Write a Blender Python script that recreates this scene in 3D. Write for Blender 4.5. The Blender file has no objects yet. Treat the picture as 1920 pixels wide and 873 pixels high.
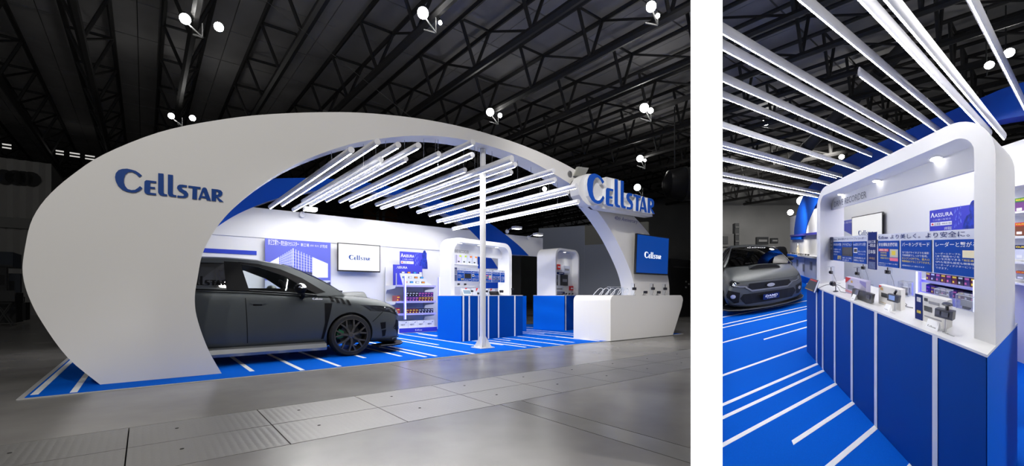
import bpy, bmesh, math, random
from mathutils import Vector, Matrix, geometry
from mathutils.bvhtree import BVHTree
random.seed(7)
scene = bpy.context.scene
COL = scene.collection
R = math.radians
# ------------------------------------------------------------------ camera
F, X0, YH, HC = 853.0, 960.0, 553.0, 1.0          # focal length in px, principal column, horizon row, lens height
cam_d = bpy.data.cameras.new('camera'); cam = bpy.data.objects.new('camera', cam_d); COL.objects.link(cam)
cam.location = (0, 0, HC); cam.rotation_euler = (R(90), 0, 0)
cam_d.sensor_fit = 'HORIZONTAL'; cam_d.sensor_width = 36; cam_d.lens = F / 1920 * 36
cam_d.shift_y = (YH - 436.5) / 1920; cam_d.clip_start = .05; cam_d.clip_end = 300
scene.camera = cam
# ------------------------------------------------------------------ world, exposure
w = bpy.data.worlds.new('hall_ambient'); scene.world = w; w.use_nodes = True
w.node_tree.nodes['Background'].inputs[0].default_value = (.9, .95, 1, 1)
w.node_tree.nodes['Background'].inputs[1].default_value = .18
vs = scene.view_settings
vs.view_transform = 'Standard'; vs.look = 'None'; vs.gamma = 1; vs.exposure = 0.0; vs.use_curve_mapping = False
# ------------------------------------------------------------------ frames
# left exhibition stand: u along its front, v into it, z up (metres)
AX = Vector((1055, 853, 0)).normalized(); BX = Vector((-AX.y, AX.x, 0))
def gnd(px, py, z=0):
    Y = F * (HC - z) / (py - YH); return Vector(((px - X0) / F * Y, Y, z))
LO = gnd(30, 750)
class LF:
    rz = math.atan2(AX.y, AX.x)
    @staticmethod
    def W(p): return LO + AX * p[0] + BX * p[1] + Vector((0, 0, p[2]))
# right-hand stand: d along its counter, c into it, z up, on a floor that rises gently away from the lens
YR, HR = 458.0, 1.57
DV = Vector((369 / 853., 1, 0)).normalized(); CV = Vector((1090 / 853., 1, 0)).normalized()
def gndR(px, py, z=0):
    Y = F * (HR - z) / (py - YR); return Vector(((px - X0) / F * Y, Y, 0))
KO = gndR(1851, 664, 1.0); KD, KC = .506, .394
RISE = (YH - YR) / F
class RF:
    rz = 0
    @staticmethod
    def W(p):
        q = KO + DV * (p[0] / KD) + CV * (p[1] / KC); q.z = p[2] + HC - HR + RISE * q.y; return q
class WF:
    rz = 0
    @staticmethod
    def W(p): return Vector(p)
def _s2(a, b, r):   # solve a*s + b*t = r in plan
    det = a.x * b.y - b.x * a.y
    return (r.x * b.y - b.x * r.y) / det, (a.x * r.y - a.y * r.x) / det
def Lv(px, py, v):      # photo pixel -> (u, z) on the left stand's plane v
    r = Vector(((px - X0) / F, 1, 0)); t, mu = _s2(r, -AX, LO + BX * v)
    return mu, HC + t * (YH - py) / F
def Lu(px, py, u):
    r = Vector(((px - X0) / F, 1, 0)); t, mu = _s2(r, -BX, LO + AX * u)
    return mu, HC + t * (YH - py) / F
def Lg(px, py, z=0):
    q = gnd(px, py, z) - LO; return q.dot(AX), q.dot(BX)
def Rc(px, py, c):      # photo pixel -> (d, z) on the right stand's plane c
    r = Vector(((px - X0) / F, 1, 0)); t, d = _s2(r, -DV, KO + CV * (c / KC))
    return d * KD, HR + t * (YR - py) / F
def Rd(px, py, d):
    r = Vector(((px - X0) / F, 1, 0)); t, c = _s2(r, -CV, KO + DV * (d / KD))
    return c * KC, HR + t * (YR - py) / F
def Rg(px, py, z=0):
    d, c = _s2(DV, CV, gndR(px, py, z) - KO); return d * KD, c * KC
# ------------------------------------------------------------------ materials
MATS = {}
def mat(name, col, rough=.5, metal=0, emit=None, es=0, noise=0, nscale=8, bump=0, bscale=60, spec=.5, alpha=1, coat=0, trans=0, ior=1.45):
    if name in MATS: return MATS[name]
    m = bpy.data.materials.new(name); m.use_nodes = True; nt = m.node_tree; b = nt.nodes['Principled BSDF']
    c = tuple(col) + (1,)
    b.inputs['Base Color'].default_value = c; b.inputs['Roughness'].default_value = rough; b.inputs['Metallic'].default_value = metal
    b.inputs['Specular IOR Level'].default_value = spec; b.inputs['Alpha'].default_value = alpha
    b.inputs['Coat Weight'].default_value = coat; b.inputs['Transmission Weight'].default_value = trans; b.inputs['IOR'].default_value = ior
    if emit: b.inputs['Emission Color'].default_value = tuple(emit) + (1,); b.inputs['Emission Strength'].default_value = es
    if noise or bump:
        tc = nt.nodes.new('ShaderNodeTexCoord')
    if noise:
        n = nt.nodes.new('ShaderNodeTexNoise'); n.inputs['Scale'].default_value = nscale; n.inputs['Detail'].default_value = 6
        nt.links.new(tc.outputs['Object'], n.inputs['Vector'])
        r = nt.nodes.new('ShaderNodeMapRange'); r.inputs['From Min'].default_value = .3; r.inputs['From Max'].default_value = .7
        r.inputs['To Min'].default_value = 1 - noise; r.inputs['To Max'].default_value = 1 + noise
        nt.links.new(n.outputs['Fac'], r.inputs['Value'])
        x = nt.nodes.new('ShaderNodeVectorMath'); x.operation = 'SCALE'; x.inputs[0].default_value = col
        nt.links.new(r.outputs[0], x.inputs['Scale']); nt.links.new(x.outputs[0], b.inputs['Base Color'])
    if bump:
        n2 = nt.nodes.new('ShaderNodeTexNoise'); n2.inputs['Scale'].default_value = bscale; n2.inputs['Detail'].default_value = 4
        nt.links.new(tc.outputs['Object'], n2.inputs['Vector'])
        bp = nt.nodes.new('ShaderNodeBump'); bp.inputs['Strength'].default_value = bump; bp.inputs['Distance'].default_value = .02
        nt.links.new(n2.outputs['Fac'], bp.inputs['Height']); nt.links.new(bp.outputs[0], b.inputs['Normal'])
    MATS[name] = m; return m
def glass(name, tint=(1, 1, 1), op=.25, rough=.03):       # clear or tinted sheet: part see-through, part glossy
    if name in MATS: return MATS[name]
    m = bpy.data.materials.new(name); m.use_nodes = True; nt = m.node_tree; nt.nodes.remove(nt.nodes['Principled BSDF'])
    t = nt.nodes.new('ShaderNodeBsdfTransparent'); t.inputs[0].default_value = tuple(tint) + (1,)
    g = nt.nodes.new('ShaderNodeBsdfGlossy'); g.inputs['Roughness'].default_value = rough
    f = nt.nodes.new('ShaderNodeLayerWeight'); f.inputs[0].default_value = .4
    p = nt.nodes.new('ShaderNodeMath'); p.operation = 'POWER'; p.inputs[1].default_value = 3; nt.links.new(f.outputs['Facing'], p.inputs[0])
    a = nt.nodes.new('ShaderNodeMath'); a.operation = 'MULTIPLY_ADD'; a.use_clamp = True; a.inputs[1].default_value = .4; a.inputs[2].default_value = op
    nt.links.new(p.outputs[0], a.inputs[0])
    mx = nt.nodes.new('ShaderNodeMixShader'); nt.links.new(a.outputs[0], mx.inputs[0]); nt.links.new(t.outputs[0], mx.inputs[1]); nt.links.new(g.outputs[0], mx.inputs[2])
    nt.links.new(mx.outputs[0], nt.nodes['Material Output'].inputs[0]); MATS[name] = m; return m
def srgb(*c): return tuple(((x / 255) / 12.92 if x < 10 else ((x / 255 + .055) / 1.055) ** 2.4) for x in c)
# ------------------------------------------------------------------ mesh builder (vertices in frame coordinates)
class MB:
    def __init__(s): s.v = []; s.f = []; s.m = []
    def add(s, vs, fs, mi=0):
        n = len(s.v); s.v += [tuple(q) for q in vs]; s.f += [tuple(i + n for i in q) for q in fs]; s.m += [mi] * len(fs); return s
    def box(s, x0, x1, y0, y1, z0, z1, mi=0):
        return s.add([(x, y, z) for z in (z0, z1) for y in (y0, y1) for x in (x0, x1)], [(0, 2, 3, 1), (4, 5, 7, 6), (0, 1, 5, 4), (2, 6, 7, 3), (0, 4, 6, 2), (1, 3, 7, 5)], mi)
    def _led(s): s.m = [0] + [1] * (len(s.f) - 1); return s       # only the underside glows
    def prism(s, pts, fn0, fn1, mi=0, side=None, cap0=True, cap1=True):   # pts 2D outline (ccw), two placing functions
        side = mi if side is None else side; n = len(pts)
        V = [fn0(*p) for p in pts] + [fn1(*p) for p in pts]
        tri = geometry.tessellate_polygon([[Vector((p[0], p[1], 0)) for p in pts]])
        if cap0: s.add(V[:n], [tuple(t) for t in tri], mi)
        if cap1: s.add(V[n:], [tuple(reversed(t)) for t in tri], mi)
        s.add(V, [(i, (i + 1) % n, n + (i + 1) % n, n + i) for i in range(n)], side); return s
    def flat(s, polys, fn, mi=0):         # polys: outline + holes, flat sheet
        P = [[Vector((p[0], p[1], 0)) for p in q] for q in polys]; al = [p for q in polys for p in q]
        return s.add([fn(*p) for p in al], [tuple(t) for t in geometry.tessellate_polygon(P)], mi)
    def slab(s, polys, fn0, fn1, mi=0, side=None):   # polygon with holes, extruded
        side = mi if side is None else side
        s.flat(polys, fn0, mi); s.flat(polys, fn1, mi)
        for q in polys:
            n = len(q); s.add([fn0(*p) for p in q] + [fn1(*p) for p in q], [(i, (i + 1) % n, n + (i + 1) % n, n + i) for i in range(n)], side)
        return s
    def tube(s, path, r, n=8, mi=0, cap=True):
        path = [Vector(p) for p in path]; rings = []; rr = r if isinstance(r, (list, tuple)) else [r] * len(path)
        for i, p in enumerate(path):
            t = (path[min(i + 1, len(path) - 1)] - path[max(i - 1, 0)]).normalized()
            a = t.orthogonal().normalized() if i == 0 else (a - t * a.dot(t)).normalized()
            b = t.cross(a); rings.append([p + (a * math.cos(2 * math.pi * k / n) + b * math.sin(2 * math.pi * k / n)) * rr[i] for k in range(n)])
        V = [q for g in rings for q in g]; fs = []
        for i in range(len(path) - 1):
            for k in range(n): fs.append((i * n + k, i * n + (k + 1) % n, (i + 1) * n + (k + 1) % n, (i + 1) * n + k))
        if cap: fs.append(tuple(range(n))[::-1]); fs.append(tuple((len(path) - 1) * n + k for k in range(n)))
        return s.add(V, fs, mi)
    def lathe(s, prof, c, ax='z', n=24, mi=0, cap=True):   # prof: (r, h)
        V = []
        for r, h in prof:
            for k in range(n):
                a = 2 * math.pi * k / n; x, y = r * math.cos(a), r * math.sin(a)
                V.append({'z': (c[0] + x, c[1] + y, c[2] + h), 'y': (c[0] + x, c[1] + h, c[2] + y), 'x': (c[0] + h, c[1] + x, c[2] + y)}[ax])
        fs = [(i * n + k, i * n + (k + 1) % n, (i + 1) * n + (k + 1) % n, (i + 1) * n + k) for i in range(len(prof) - 1) for k in range(n)]
        if cap: fs.append(tuple(range(n))[::-1]); fs.append(tuple((len(prof) - 1) * n + k for k in range(n)))
        return s.add(V, fs, mi)
    def grid(s, fn, nu, nv, mi=0):
        V = [fn(i / nu, j / nv) for j in range(nv + 1) for i in range(nu + 1)]
        return s.add(V, [(j * (nu + 1) + i, j * (nu + 1) + i + 1, (j + 1) * (nu + 1) + i + 1, (j + 1) * (nu + 1) + i) for j in range(nv) for i in range(nu)], mi)
    def build(s, name, m, parent=None, fr=WF, origin=None, smooth=False, recalc=True):
        P = [fr.W(p) for p in s.v]
        if parent is not None:
            inv = ROOT[parent.name]; P = [inv @ p for p in P]; loc = None
        else:
            loc = fr.W(origin) if origin is not None else None
            if loc is None:
                mn = [min(p[i] for p in P) for i in range(3)]; mx = [max(p[i] for p in P) for i in range(3)]
                loc = Vector(((mn[0] + mx[0]) / 2, (mn[1] + mx[1]) / 2, mn[2]))
            P = [p - loc for p in P]
        me = bpy.data.meshes.new(name); me.from_pydata(P, [], s.f)
        for q in (m if isinstance(m, (list, tuple)) else [m]): me.materials.append(q)
        if max(s.m, default=0): me.polygons.foreach_set('material_index', s.m)
        if recalc:
            bm = bmesh.new(); bm.from_mesh(me); bmesh.ops.recalc_face_normals(bm, faces=bm.faces); bm.to_mesh(me); bm.free()
        if smooth: smooth_mesh(me, smooth if smooth is not True else 40)
        o = bpy.data.objects.new(name, me); COL.objects.link(o)
        if parent is not None: o.parent = parent; ROOT[o.name] = ROOT[parent.name]
        else: o.location = loc; ROOT[o.name] = Matrix.Translation(-loc)
        return o
def smooth_mesh(me, ang):
    bm = bmesh.new(); bm.from_mesh(me); a = R(ang)
    for f in bm.faces: f.smooth = True
    for e in bm.edges:
        if len(e.link_faces) != 2 or e.calc_face_angle(0) > a: e.smooth = False
    bm.to_mesh(me); bm.free()
ROOT = {}
def tag(o, label=None, cat=None, group=None, kind=None):
    if label: o['label'] = label
    if cat: o['category'] = cat
    if group: o['group'] = group
    if kind: o['kind'] = kind
    return o
def thing(name, label, cat, fr, origin, group=None, kind=None):
    o = bpy.data.objects.new(name, None); COL.objects.link(o); o.empty_display_size = .1
    o.location = fr.W(origin); o.rotation_euler = (0, 0, fr.rz)
    ROOT[o.name] = (Matrix.Translation(o.location) @ Matrix.Rotation(fr.rz, 4, 'Z')).inverted()
    return tag(o, label, cat, group, kind)
_TX = {}
def text_geo(body, bold=0):
    k = (body, bold)
    if k in _TX: return _TX[k]
    c = bpy.data.curves.new('t', 'FONT'); c.body = body; c.size = 1; c.fill_mode = 'FRONT'; c.resolution_u = 2; c.offset = bold
    o = bpy.data.objects.new('t', c); COL.objects.link(o)
    dg = bpy.context.evaluated_depsgraph_get(); dg.update(); me = bpy.data.meshes.new_from_object(o.evaluated_get(dg))
    V = [tuple(v.co) for v in me.vertices]; Fc = [tuple(p.vertices) for p in me.polygons]
    bpy.data.objects.remove(o); bpy.data.curves.remove(c); bpy.data.meshes.remove(me)
    xs = [v[0] for v in V] or [0]; ys = [v[1] for v in V] or [0]
    _TX[k] = (V, Fc, min(xs), max(xs), min(ys), max(ys)); return _TX[k]
def text(body, x0, x1, y0, y1, fn, mb=None, mi=0, bold=0, slant=0):     # lettering squeezed into a rectangle on the sheet fn(x, y)
    V, Fc, a, b, c, d = text_geo(body, bold); mb = mb or MB()
    mb.add([fn(x0 + ((p[0] - a) + slant * (p[1] - c)) / (b - a) * (x1 - x0), y0 + (p[1] - c) / (d - c) * (y1 - y0)) for p in V], Fc, mi); return mb
# ------------------------------------------------------------------ the word mark, traced flat
LOGO_RAW = {
 'c': [[(485,325),(445,350),(400,300),(345,272),(295,280),(255,320),(238,385),(238,440),(255,490),(290,535),(340,550),(390,545),(430,515),(458,488),(492,518),(450,560),(400,585),(345,588),(280,575),(215,545),(160,490),(128,420),(118,360),(130,300),(165,255),(215,235),(280,228),(340,240),(400,258),(450,292)]],
 'e': [[(520,440),(522,415),(545,395),(580,397),(690,410),(685,438),(605,430),(602,495),(672,500),(672,528),(600,522),(600,586),(690,598),(685,625),(560,612),(525,590),(517,560)]],
 'l': [[(717,282),(795,288),(797,590),(810,605),(848,612),(845,640),(770,632),(735,615),(715,580)]],
 'l2': [[(860,298),(935,305),(932,600),(945,618),(987,625),(982,652),(905,645),(872,630),(858,595)]],
 's': [[(1148,465),(1145,495),(1085,490),(1068,500),(1075,525),(1140,560),(1168,600),(1160,640),(1130,662),(1090,667),(1000,658),(1003,628),(1085,636),(1105,625),(1095,600),(1020,550),(995,510),(1003,475),(1035,455),(1080,455)]],
 't': [[(1170,468),(1363,490),(1360,520),(1307,516),(1303,690),(1230,682),(1236,505),(1168,498)]],
 'a': [[(1325,690),(1390,510),(1410,495),(1440,497),(1460,515),(1530,712),(1462,705),(1445,670),(1370,662),(1357,692)],[(1380,635),(1435,640),(1408,560)]],
 'r': [[(1540,515),(1640,525),(1695,540),(1720,575),(1715,615),(1690,640),(1640,650),(1737,732),(1665,725),(1612,652),(1610,720),(1540,713)],[(1612,555),(1640,560),(1655,590),(1640,615),(1614,612)]]}
LOGO = {}
for k, polys in LOGO_RAW.items():     # un-skew, scale to width 1, baseline 0
    LOGO[k] = [[((x - 118) / 1619, (630 - (y - .112 * (x - 118)) - 60 + 0) / 1619) for x, y in q] for q in polys]
_ys = [p[1] for q in LOGO.values() for r_ in q for p in r_]; _mn, LOGO_H = min(_ys), max(_ys) - min(_ys)
for k in LOGO: LOGO[k] = [[(x, y - _mn) for x, y in q] for q in LOGO[k]]
def logo(parent, m, fn, thick, fr, name='letter', m2=None, only=None):
    """eight letters; fn(x, y, t) places a point of the unit mark at thickness t in front of the sheet"""
    for k, q in LOGO.items():
        b = MB(); b.slab(q, lambda x, y: fn(x, y, thick), lambda x, y: fn(x, y, 0), 0, 1 if m2 else 0)
        b.build(name, [m, m2] if m2 else m, parent, fr)
def logo_flat(fn, mb, mi=0):
    for q in LOGO.values(): mb.flat(q, fn, mi)
    return mb
def rrect(x0, x1, z0, z1, r, n=8, bottom=False):        # rounded rectangle outline; square bottom corners unless asked
    P = []
    cs = [(x1 - r, z1 - r, 0), (x0 + r, z1 - r, 90)]
    for cx, cz, a in cs:
        for k in range(n + 1): t = R(a + 90 * k / n); P.append((cx + r * math.cos(t), cz + r * math.sin(t)))
    if bottom:
        for cx, cz, a in [(x0 + r, z0 + r, 180), (x1 - r, z0 + r, 270)]:
            for k in range(n + 1): t = R(a + 90 * k / n); P.append((cx + r * math.cos(t), cz + r * math.sin(t)))
    else: P += [(x0, z0), (x1, z0)]
    return P
def spline(P, n=6):      # Catmull-Rom through points
    out = []
    for i in range(len(P) - 1):
        p0, p1, p2, p3 = P[max(i - 1, 0)], P[i], P[i + 1], P[min(i + 2, len(P) - 1)]
        for k in range(n):
            t = k / n
            out.append(tuple(.5 * ((2 * b) + (-a + c) * t + (2 * a - 5 * b + 4 * c - d) * t * t + (-a + 3 * b - 3 * c + d) * t ** 3) for a, b, c, d in zip(p0, p1, p2, p3)))
    return out + [tuple(P[-1])]
def clip(poly, n, c):     # keep the side n.p <= c of a convex plan polygon
    out = []
    for i, p in enumerate(poly):
        q = poly[(i + 1) % len(poly)]; a = n[0] * p[0] + n[1] * p[1] - c; b = n[0] * q[0] + n[1] * q[1] - c
        if a <= 0: out.append(p)
        if (a < 0 < b) or (b < 0 < a):
            t = a / (a - b); out.append((p[0] + (q[0] - p[0]) * t, p[1] + (q[1] - p[1]) * t))
    return out
# ------------------------------------------------------------------ shared paints
WHITE = mat('white_paint', (.82, .82, .83), .45)
WHITE2 = mat('white_laminate', (.80, .80, .81), .3)
ARCHW = mat('arch_white', (.78, .765, .745), .55)
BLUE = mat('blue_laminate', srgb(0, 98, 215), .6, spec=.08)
BLUE_SHADED = mat('blue_laminate_shaded', srgb(0, 68, 156), .6, spec=.08)  # same laminate, the weaker light on counter fronts put into a darker colour
CARPET = mat('blue_carpet', srgb(0, 92, 205), .9, noise=.12, nscale=180, bump=.3, bscale=400, spec=.06)
TAPE = mat('white_tape', (.85, .87, .88), .5)
LOGOB = mat('logo_blue', srgb(0, 62, 140), .4)
BLACK = mat('black_plastic', (.012, .012, .014), .35)
DARK = mat('dark_grey', (.04, .042, .045), .5)
STEEL = mat('brushed_steel', (.5, .5, .52), .35, 1)
ALU = mat('aluminium', (.7, .7, .72), .35, .9)
LED = mat('led_strip', (1, 1, 1), .5, emit=(1, .985, .96), es=54)
LEDR = mat('led_strip_bright', (1, 1, 1), .5, emit=(1, .985, .97), es=95)
TUBE = mat('tube_housing', (.80, .80, .84), .35)
ACRYL = glass('clear_acrylic', (.97, .98, 1), .03)
LAMPON = mat('lamp_lit', (1, 1, 1), .5, emit=(1, .98, .95), es=40)
DOWN = mat('downlight_lit', (1, 1, 1), .5, emit=(1, .98, .95), es=5)
NAVY = mat('navy_print', srgb(10, 36, 104), .6, spec=.1)
PRINTW = mat('white_print', (.85, .86, .9), .5)
PRINTY = mat('yellow_print', srgb(240, 215, 60), .5)
PRINTR = mat('red_print', srgb(215, 40, 50), .5)
PALE = mat('pale_print', srgb(214, 218, 232), .5)
INDIGO = mat('indigo_print', srgb(58, 62, 190), .4)
# ------------------------------------------------------------------ hall lamps carrying on the truss rows, plus unseen spots added to brighten dim parts
def spot(name, loc, target, watts, size=60, blend=.6, rad=.25, col=(1, .97, .92)):
    l = bpy.data.lights.new(name, 'SPOT'); l.energy = watts; l.spot_size = R(size); l.spot_blend = blend; l.shadow_soft_size = rad; l.color = col
    o = bpy.data.objects.new(name, l); COL.objects.link(o); o.location = loc
    o.rotation_euler = (Vector(target) - Vector(loc)).to_track_quat('-Z', 'Y').to_euler(); return o
for (loc, tgt, P, sz) in [((.5, -3.2, 9), LF.W((1.5, .4, 1.2)), 1230, 62), ((-2.5, -5, 9), LF.W((5, .4, 2)), 1350, 62), ((.2, 1.0, 8.8), LF.W((9.9, .3, 2.0)), 2600, 34),
                          (LF.W((3.0, -4.3, 9)), LF.W((2.8, -3, 0)), 200, 95), (LF.W((17, 3, 9)), LF.W((15, 10, 1.5)), 500, 80), (LF.W((-7, 12, 9)), LF.W((-9, 26, 3)), 420, 80), (LF.W((-2, 17, 9)), LF.W((-9, 17, 0)), 120, 90),
                          ((8, -1, 5.5), (3, 2.8, .5), 1500, 50), ((17, 24, 9), (19, 40, 2.5), 2600, 90)]:
    spot('hall_and_fill_spot', loc, tgt, P, sz)
# ------------------------------------------------------------------ structure
DIVN, DIVC = (1, -.3927), 0.0                        # plan line of the dividing wall's left face
def left_of(p): return clip(p, DIVN, DIVC)
def right_of(p, off=0): return clip(p, (-1, .3927), -off)
CONC = mat('hall_concrete', (.215, .208, .20), .25, noise=.25, nscale=.9, bump=.06, bscale=3)
CONC2 = mat('hall_concrete_strip', (.24, .236, .23), .2, noise=.15, nscale=1.3, bump=.05, bscale=4)
JOINT = mat('floor_joint', (.02, .02, .02), .9)
def tread():
    m = bpy.data.materials.new('steel_tread'); m.use_nodes = True; nt = m.node_tree; b = nt.nodes['Principled BSDF']
    b.inputs['Base Color'].default_value = (.26, .255, .25, 1); b.inputs['Metallic'].default_value = .35; b.inputs['Roughness'].default_value = .36
    tc = nt.nodes.new('ShaderNodeTexCoord'); mp = nt.nodes.new('ShaderNodeMapping'); mp.inputs['Scale'].default_value = (22, 44, 1)
    br = nt.nodes.new('ShaderNodeTexChecker'); br.inputs['Scale'].default_value = 1
    vo = nt.nodes.new('ShaderNodeTexVoronoi'); vo.inputs['Scale'].default_value = 1; vo.inputs['Randomness'].default_value = .12
    nt.links.new(tc.outputs['Object'], mp.inputs[0]); nt.links.new(mp.outputs[0], vo.inputs['Vector'])
    bp = nt.nodes.new('ShaderNodeBump'); bp.inputs['Strength'].default_value = .55; bp.inputs['Distance'].default_value = .004; bp.invert = True
    nt.links.new(vo.outputs['Distance'], bp.inputs['Height']); nt.links.new(bp.outputs[0], b.inputs['Normal']); nt.nodes.remove(br)
    n = nt.nodes.new('ShaderNodeTexNoise'); n.inputs['Scale'].default_value = 1.2; nt.links.new(tc.outputs['Object'], n.inputs[0])
    r = nt.nodes.new('ShaderNodeMapRange'); r.inputs['To Min'].default_value = .24; r.inputs['To Max'].default_value = .5; nt.links.new(n.outputs[0], r.inputs[0]); nt.links.new(r.outputs[0], b.inputs['Roughness'])
    return m
TREAD = tread()
def uvpoly(u0, u1, v0, v1): return [tuple(LF.W((u, v, 0))[:2]) for u, v in ((u0, v0), (u1, v0), (u1, v1), (u0, v1))]
def plan(poly, z0, z1, mb=None):
    mb = mb or MB()
    return mb.prism(poly, lambda x, y: (x, y, z1), lambda x, y: (x, y, z0))
fl = thing('floor', None, None, LF, (0, -3, -.03), kind='structure'); fl['label'] = 'grey polished concrete hall floor with a band of steel cover plates'
plan(left_of(uvpoly(-45, 60, -14, 60)), -.12, -.03).build('joint_bed', JOINT, fl)
for (a, b, c, d, m) in [(-45, 3.725, -1.84, 60, CONC), (3.735, 60, -1.84, 60, CONC), (-45, 3.475, -14, -3.03, CONC), (3.485, 3.725, -14, -3.03, CONC2), (3.735, 60, -14, -3.03, CONC), (-45, -4.31, -3.02, -1.85, CONC), (12.9, 60, -3.02, -1.85, CONC)]:
    p = left_of(uvpoly(a, b, c, d))
    if len(p) > 2: plan(p, -.03, 0).build('slab', m, fl)
for k in range(20):
    u = -4.3 + .855 * k + (.855 * 6 + .02 - 5.13) * 0
    u = .86 + .855 * (k - 6)
    for v0, v1 in ((-3.02, -2.44), (-2.43, -1.85)):
        p = left_of(uvpoly(u + .004, u + .851, v0, v1))
        if len(p) < 3: continue
        o = plan(p, -.03, 0).build('floor_plate', TREAD, fl)
        for q in (.28,):
            b = MB().lathe([(.012, 0), (.012, .002)], (u + q, (v0 + v1) / 2 + .05, 0), 'z', 8); 
            W_ = LF.W((u + q, (v0 + v1) / 2, 0))
            if W_.x < .39 * W_.y: b.build('bolt_hole', JOINT, o, LF)
# dividing wall between the two halls: runs away from the lens, its end carries an added white glowing sheet, no real lamp
dw = thing('wall_divider', 'tall white partition wall with an added glowing end panel between the two halls', None, WF, (1.1, 2.6, -1), kind='structure')
y0, y1 = 2.6, 44.0
p = [(.3927 * y0, y0), (.4607 * y0, y0), (.4607 * y0 + .3947 * (y1 - y0), y1), (.3927 * y0 + .3947 * (y1 - y0), y1)]
plan(p, -1, 10.75).build('wall_panel', WHITE, dw)
e = MB(); e.box(.3927 * y0 + .0005, .4607 * y0 - .0005, y0 - .012, y0 - .001, -1, 3.4)
e.build('added_glow_panel', mat('added_panel_glow', (1, 1, 1), .5, emit=(1, 1, 1), es=1.05), dw)
# ceiling: panels in a grid over a dark deck
ce = thing('ceiling', 'dark grey panelled hall ceiling high above', None, LF, (10, 15, 10.75), kind='structure')
CEIL = mat('ceiling_panel', (.52, .51, .505), .8, noise=.1, nscale=.7)
plan(uvpoly(-45, 62, -30, 62), 10.86, 10.95).build('deck', JOINT, ce)
def vis(p, mgn=140):
    if p.y < .5: return False
    x = X0 + F * p.x / p.y; y = YH - F * (p.z - HC) / p.y
    return -mgn < x < 1920 + mgn and -mgn < y < 873 + mgn
nP = 0
for i in range(-8, 20):
    for j in range(-6, 16):
        u, v = 2.09 + 2.66 * (i + .5), 2.66 * j
        if not vis(LF.W((u + 1.3, v + 1.3, 10.8)), 170): continue
        nP += 1; MB().box(u + .012, u + 2.648, v + .03, v + 2.63, 10.76, 10.86).build('ceiling_panel', CEIL, ce, LF)
# hall walls
CORR = mat('corrugated_cladding', (.22, .215, .205), .6)
HW = mat('hall_wall_paint', (.10, .10, .10), .8, noise=.12, nscale=.6)
o = MB().box(-45, 62, 42.0, 42.3, 0, 10.8).build('wall_back', HW, None, LF); tag(o, 'dark far wall of the exhibition hall', None, None, 'structure')
# clad gallery block in the far left corner
cl = thing('wall_left', 'corrugated dark cladding wall of the far corner', None, LF, (-14, 26, 0), kind='structure')
b = MB()
us = [-26 + .22 * k for k in range(107)]
b.prism([(x, 26 + (.09 if k % 2 else 0)) for k, x in enumerate(us)] + [(us[-1], 30), (us[0], 30)], lambda x, y: (x, y, 7.6), lambda x, y: (x, y, 0))
b.build('cladding', CORR, cl, LF)
MB().box(-26, -2.68, 25.9, 25.99, 4.25, 4.75).build('band', mat('clad_band', (.12, .12, .115), .6), cl, LF)
for k in range(4):
    u_, z_ = Lv(14 + 14.5 * k - (6 if k == 0 else 0), 331 + k * 1.3, 25.9)
    MB().lathe([(.36, 0), (.36, -.03)], (u_, 25.98, z_), 'y', 14).build('vent_opening', JOINT, cl, LF)
for (x0, x1, y_) in [(5, 22, 274), (105, 120, 286), (131, 150, 290), (160, 178, 295)]:
    ua, za = Lv(x0, y_, 30.5); ub, zb = Lv(x1, y_ + 4, 30.5)
    t = thing('strip_light', 'dim fluorescent strip light high on the far hall wall', 'lamp', LF, ((ua + ub) / 2, 30.5, za), 'strip lights along the far wall')
    MB().box(ua, ub, 30.45, 30.6, za + .05, za + .16).build('housing', DARK, t, LF)
    for dz in (-.08, .1): MB().tube([(ua, 30.4, za + dz), (ub, 30.4, za + dz)], .035, 6).build('tube', mat('tube_dim', (1, 1, 1), .5, emit=(1, .97, .92), es=.55), t, LF)
# trusses
TR = mat('truss_steel', (.05, .049, .048), .55)
UNIT = MB().tube([(0, 0, 0), (0, 0, 1)], 1, 6)
_um = None
def bar(name, p, q, r, parent):
    global _um
    if _um is None:
        o = UNIT.build(name, TR); _um = o.data; bpy.data.objects.remove(o)
    P, Q = LF.W(p), LF.W(q); inv = ROOT[parent.name]; P, Q = inv @ P, inv @ Q; d = Q - P
    o = bpy.data.objects.new(name, _um); COL.objects.link(o); o.parent = parent
    o.location = P; o.rotation_mode = 'QUATERNION'; o.rotation_quaternion = d.to_track_quat('Z', 'Y'); o.scale = (r, r, d.length); return o
ZB, ZT = 9.0, 10.55
for k in range(-5, 16):
    u = 2.09 + 2.66 * k; vmin, vmax = (-9.6, 41) 
    pts = [v for v in [vmin + 2.3 * i for i in range(23)] if vis(LF.W((u, v, ZB)), 250) or vis(LF.W((u, v, ZT)), 250)]
    if len(pts) < 2: continue
    va, vb = min(pts) - 2.3, max(pts) + 2.3
    if k == 0: vb = min(vb, 38)
    t = thing('roof_truss', 'long dark steel lattice roof truss under the hall ceiling', 'truss', LF, (u, va, ZB), 'roof trusses of the hall')
    bar('bottom_chord', (u, va, ZB), (u, vb, ZB), .12, t)
    for s in (-.62, .62): bar('top_chord', (u + s, va, ZT), (u + s, vb, ZT), .08, t)
    n = int((vb - va) / 3.0)
    far = MB()
    for i in range(n):
        v = va + 3.0 * i
        near = LF.W((u, v, ZB)).y < 25
        for (p, q, r) in [((u, v, ZB), (u - .62, v, ZT), .06), ((u, v, ZB), (u + .62, v, ZT), .06), ((u, v, ZB), (u + .62, v + 3.0, ZT), .045), ((u - .62, v, ZT), (u + .62, v, ZT), .05)]:
            if near: bar('web_bar' if p[2] != ZT else 'cross_bar', p, q, r, t)
            else: far.tube([p, q], r, 5)
    if far.v: o = far.build('far_web', TR, t, LF); o['kind'] = 'stuff'
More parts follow.
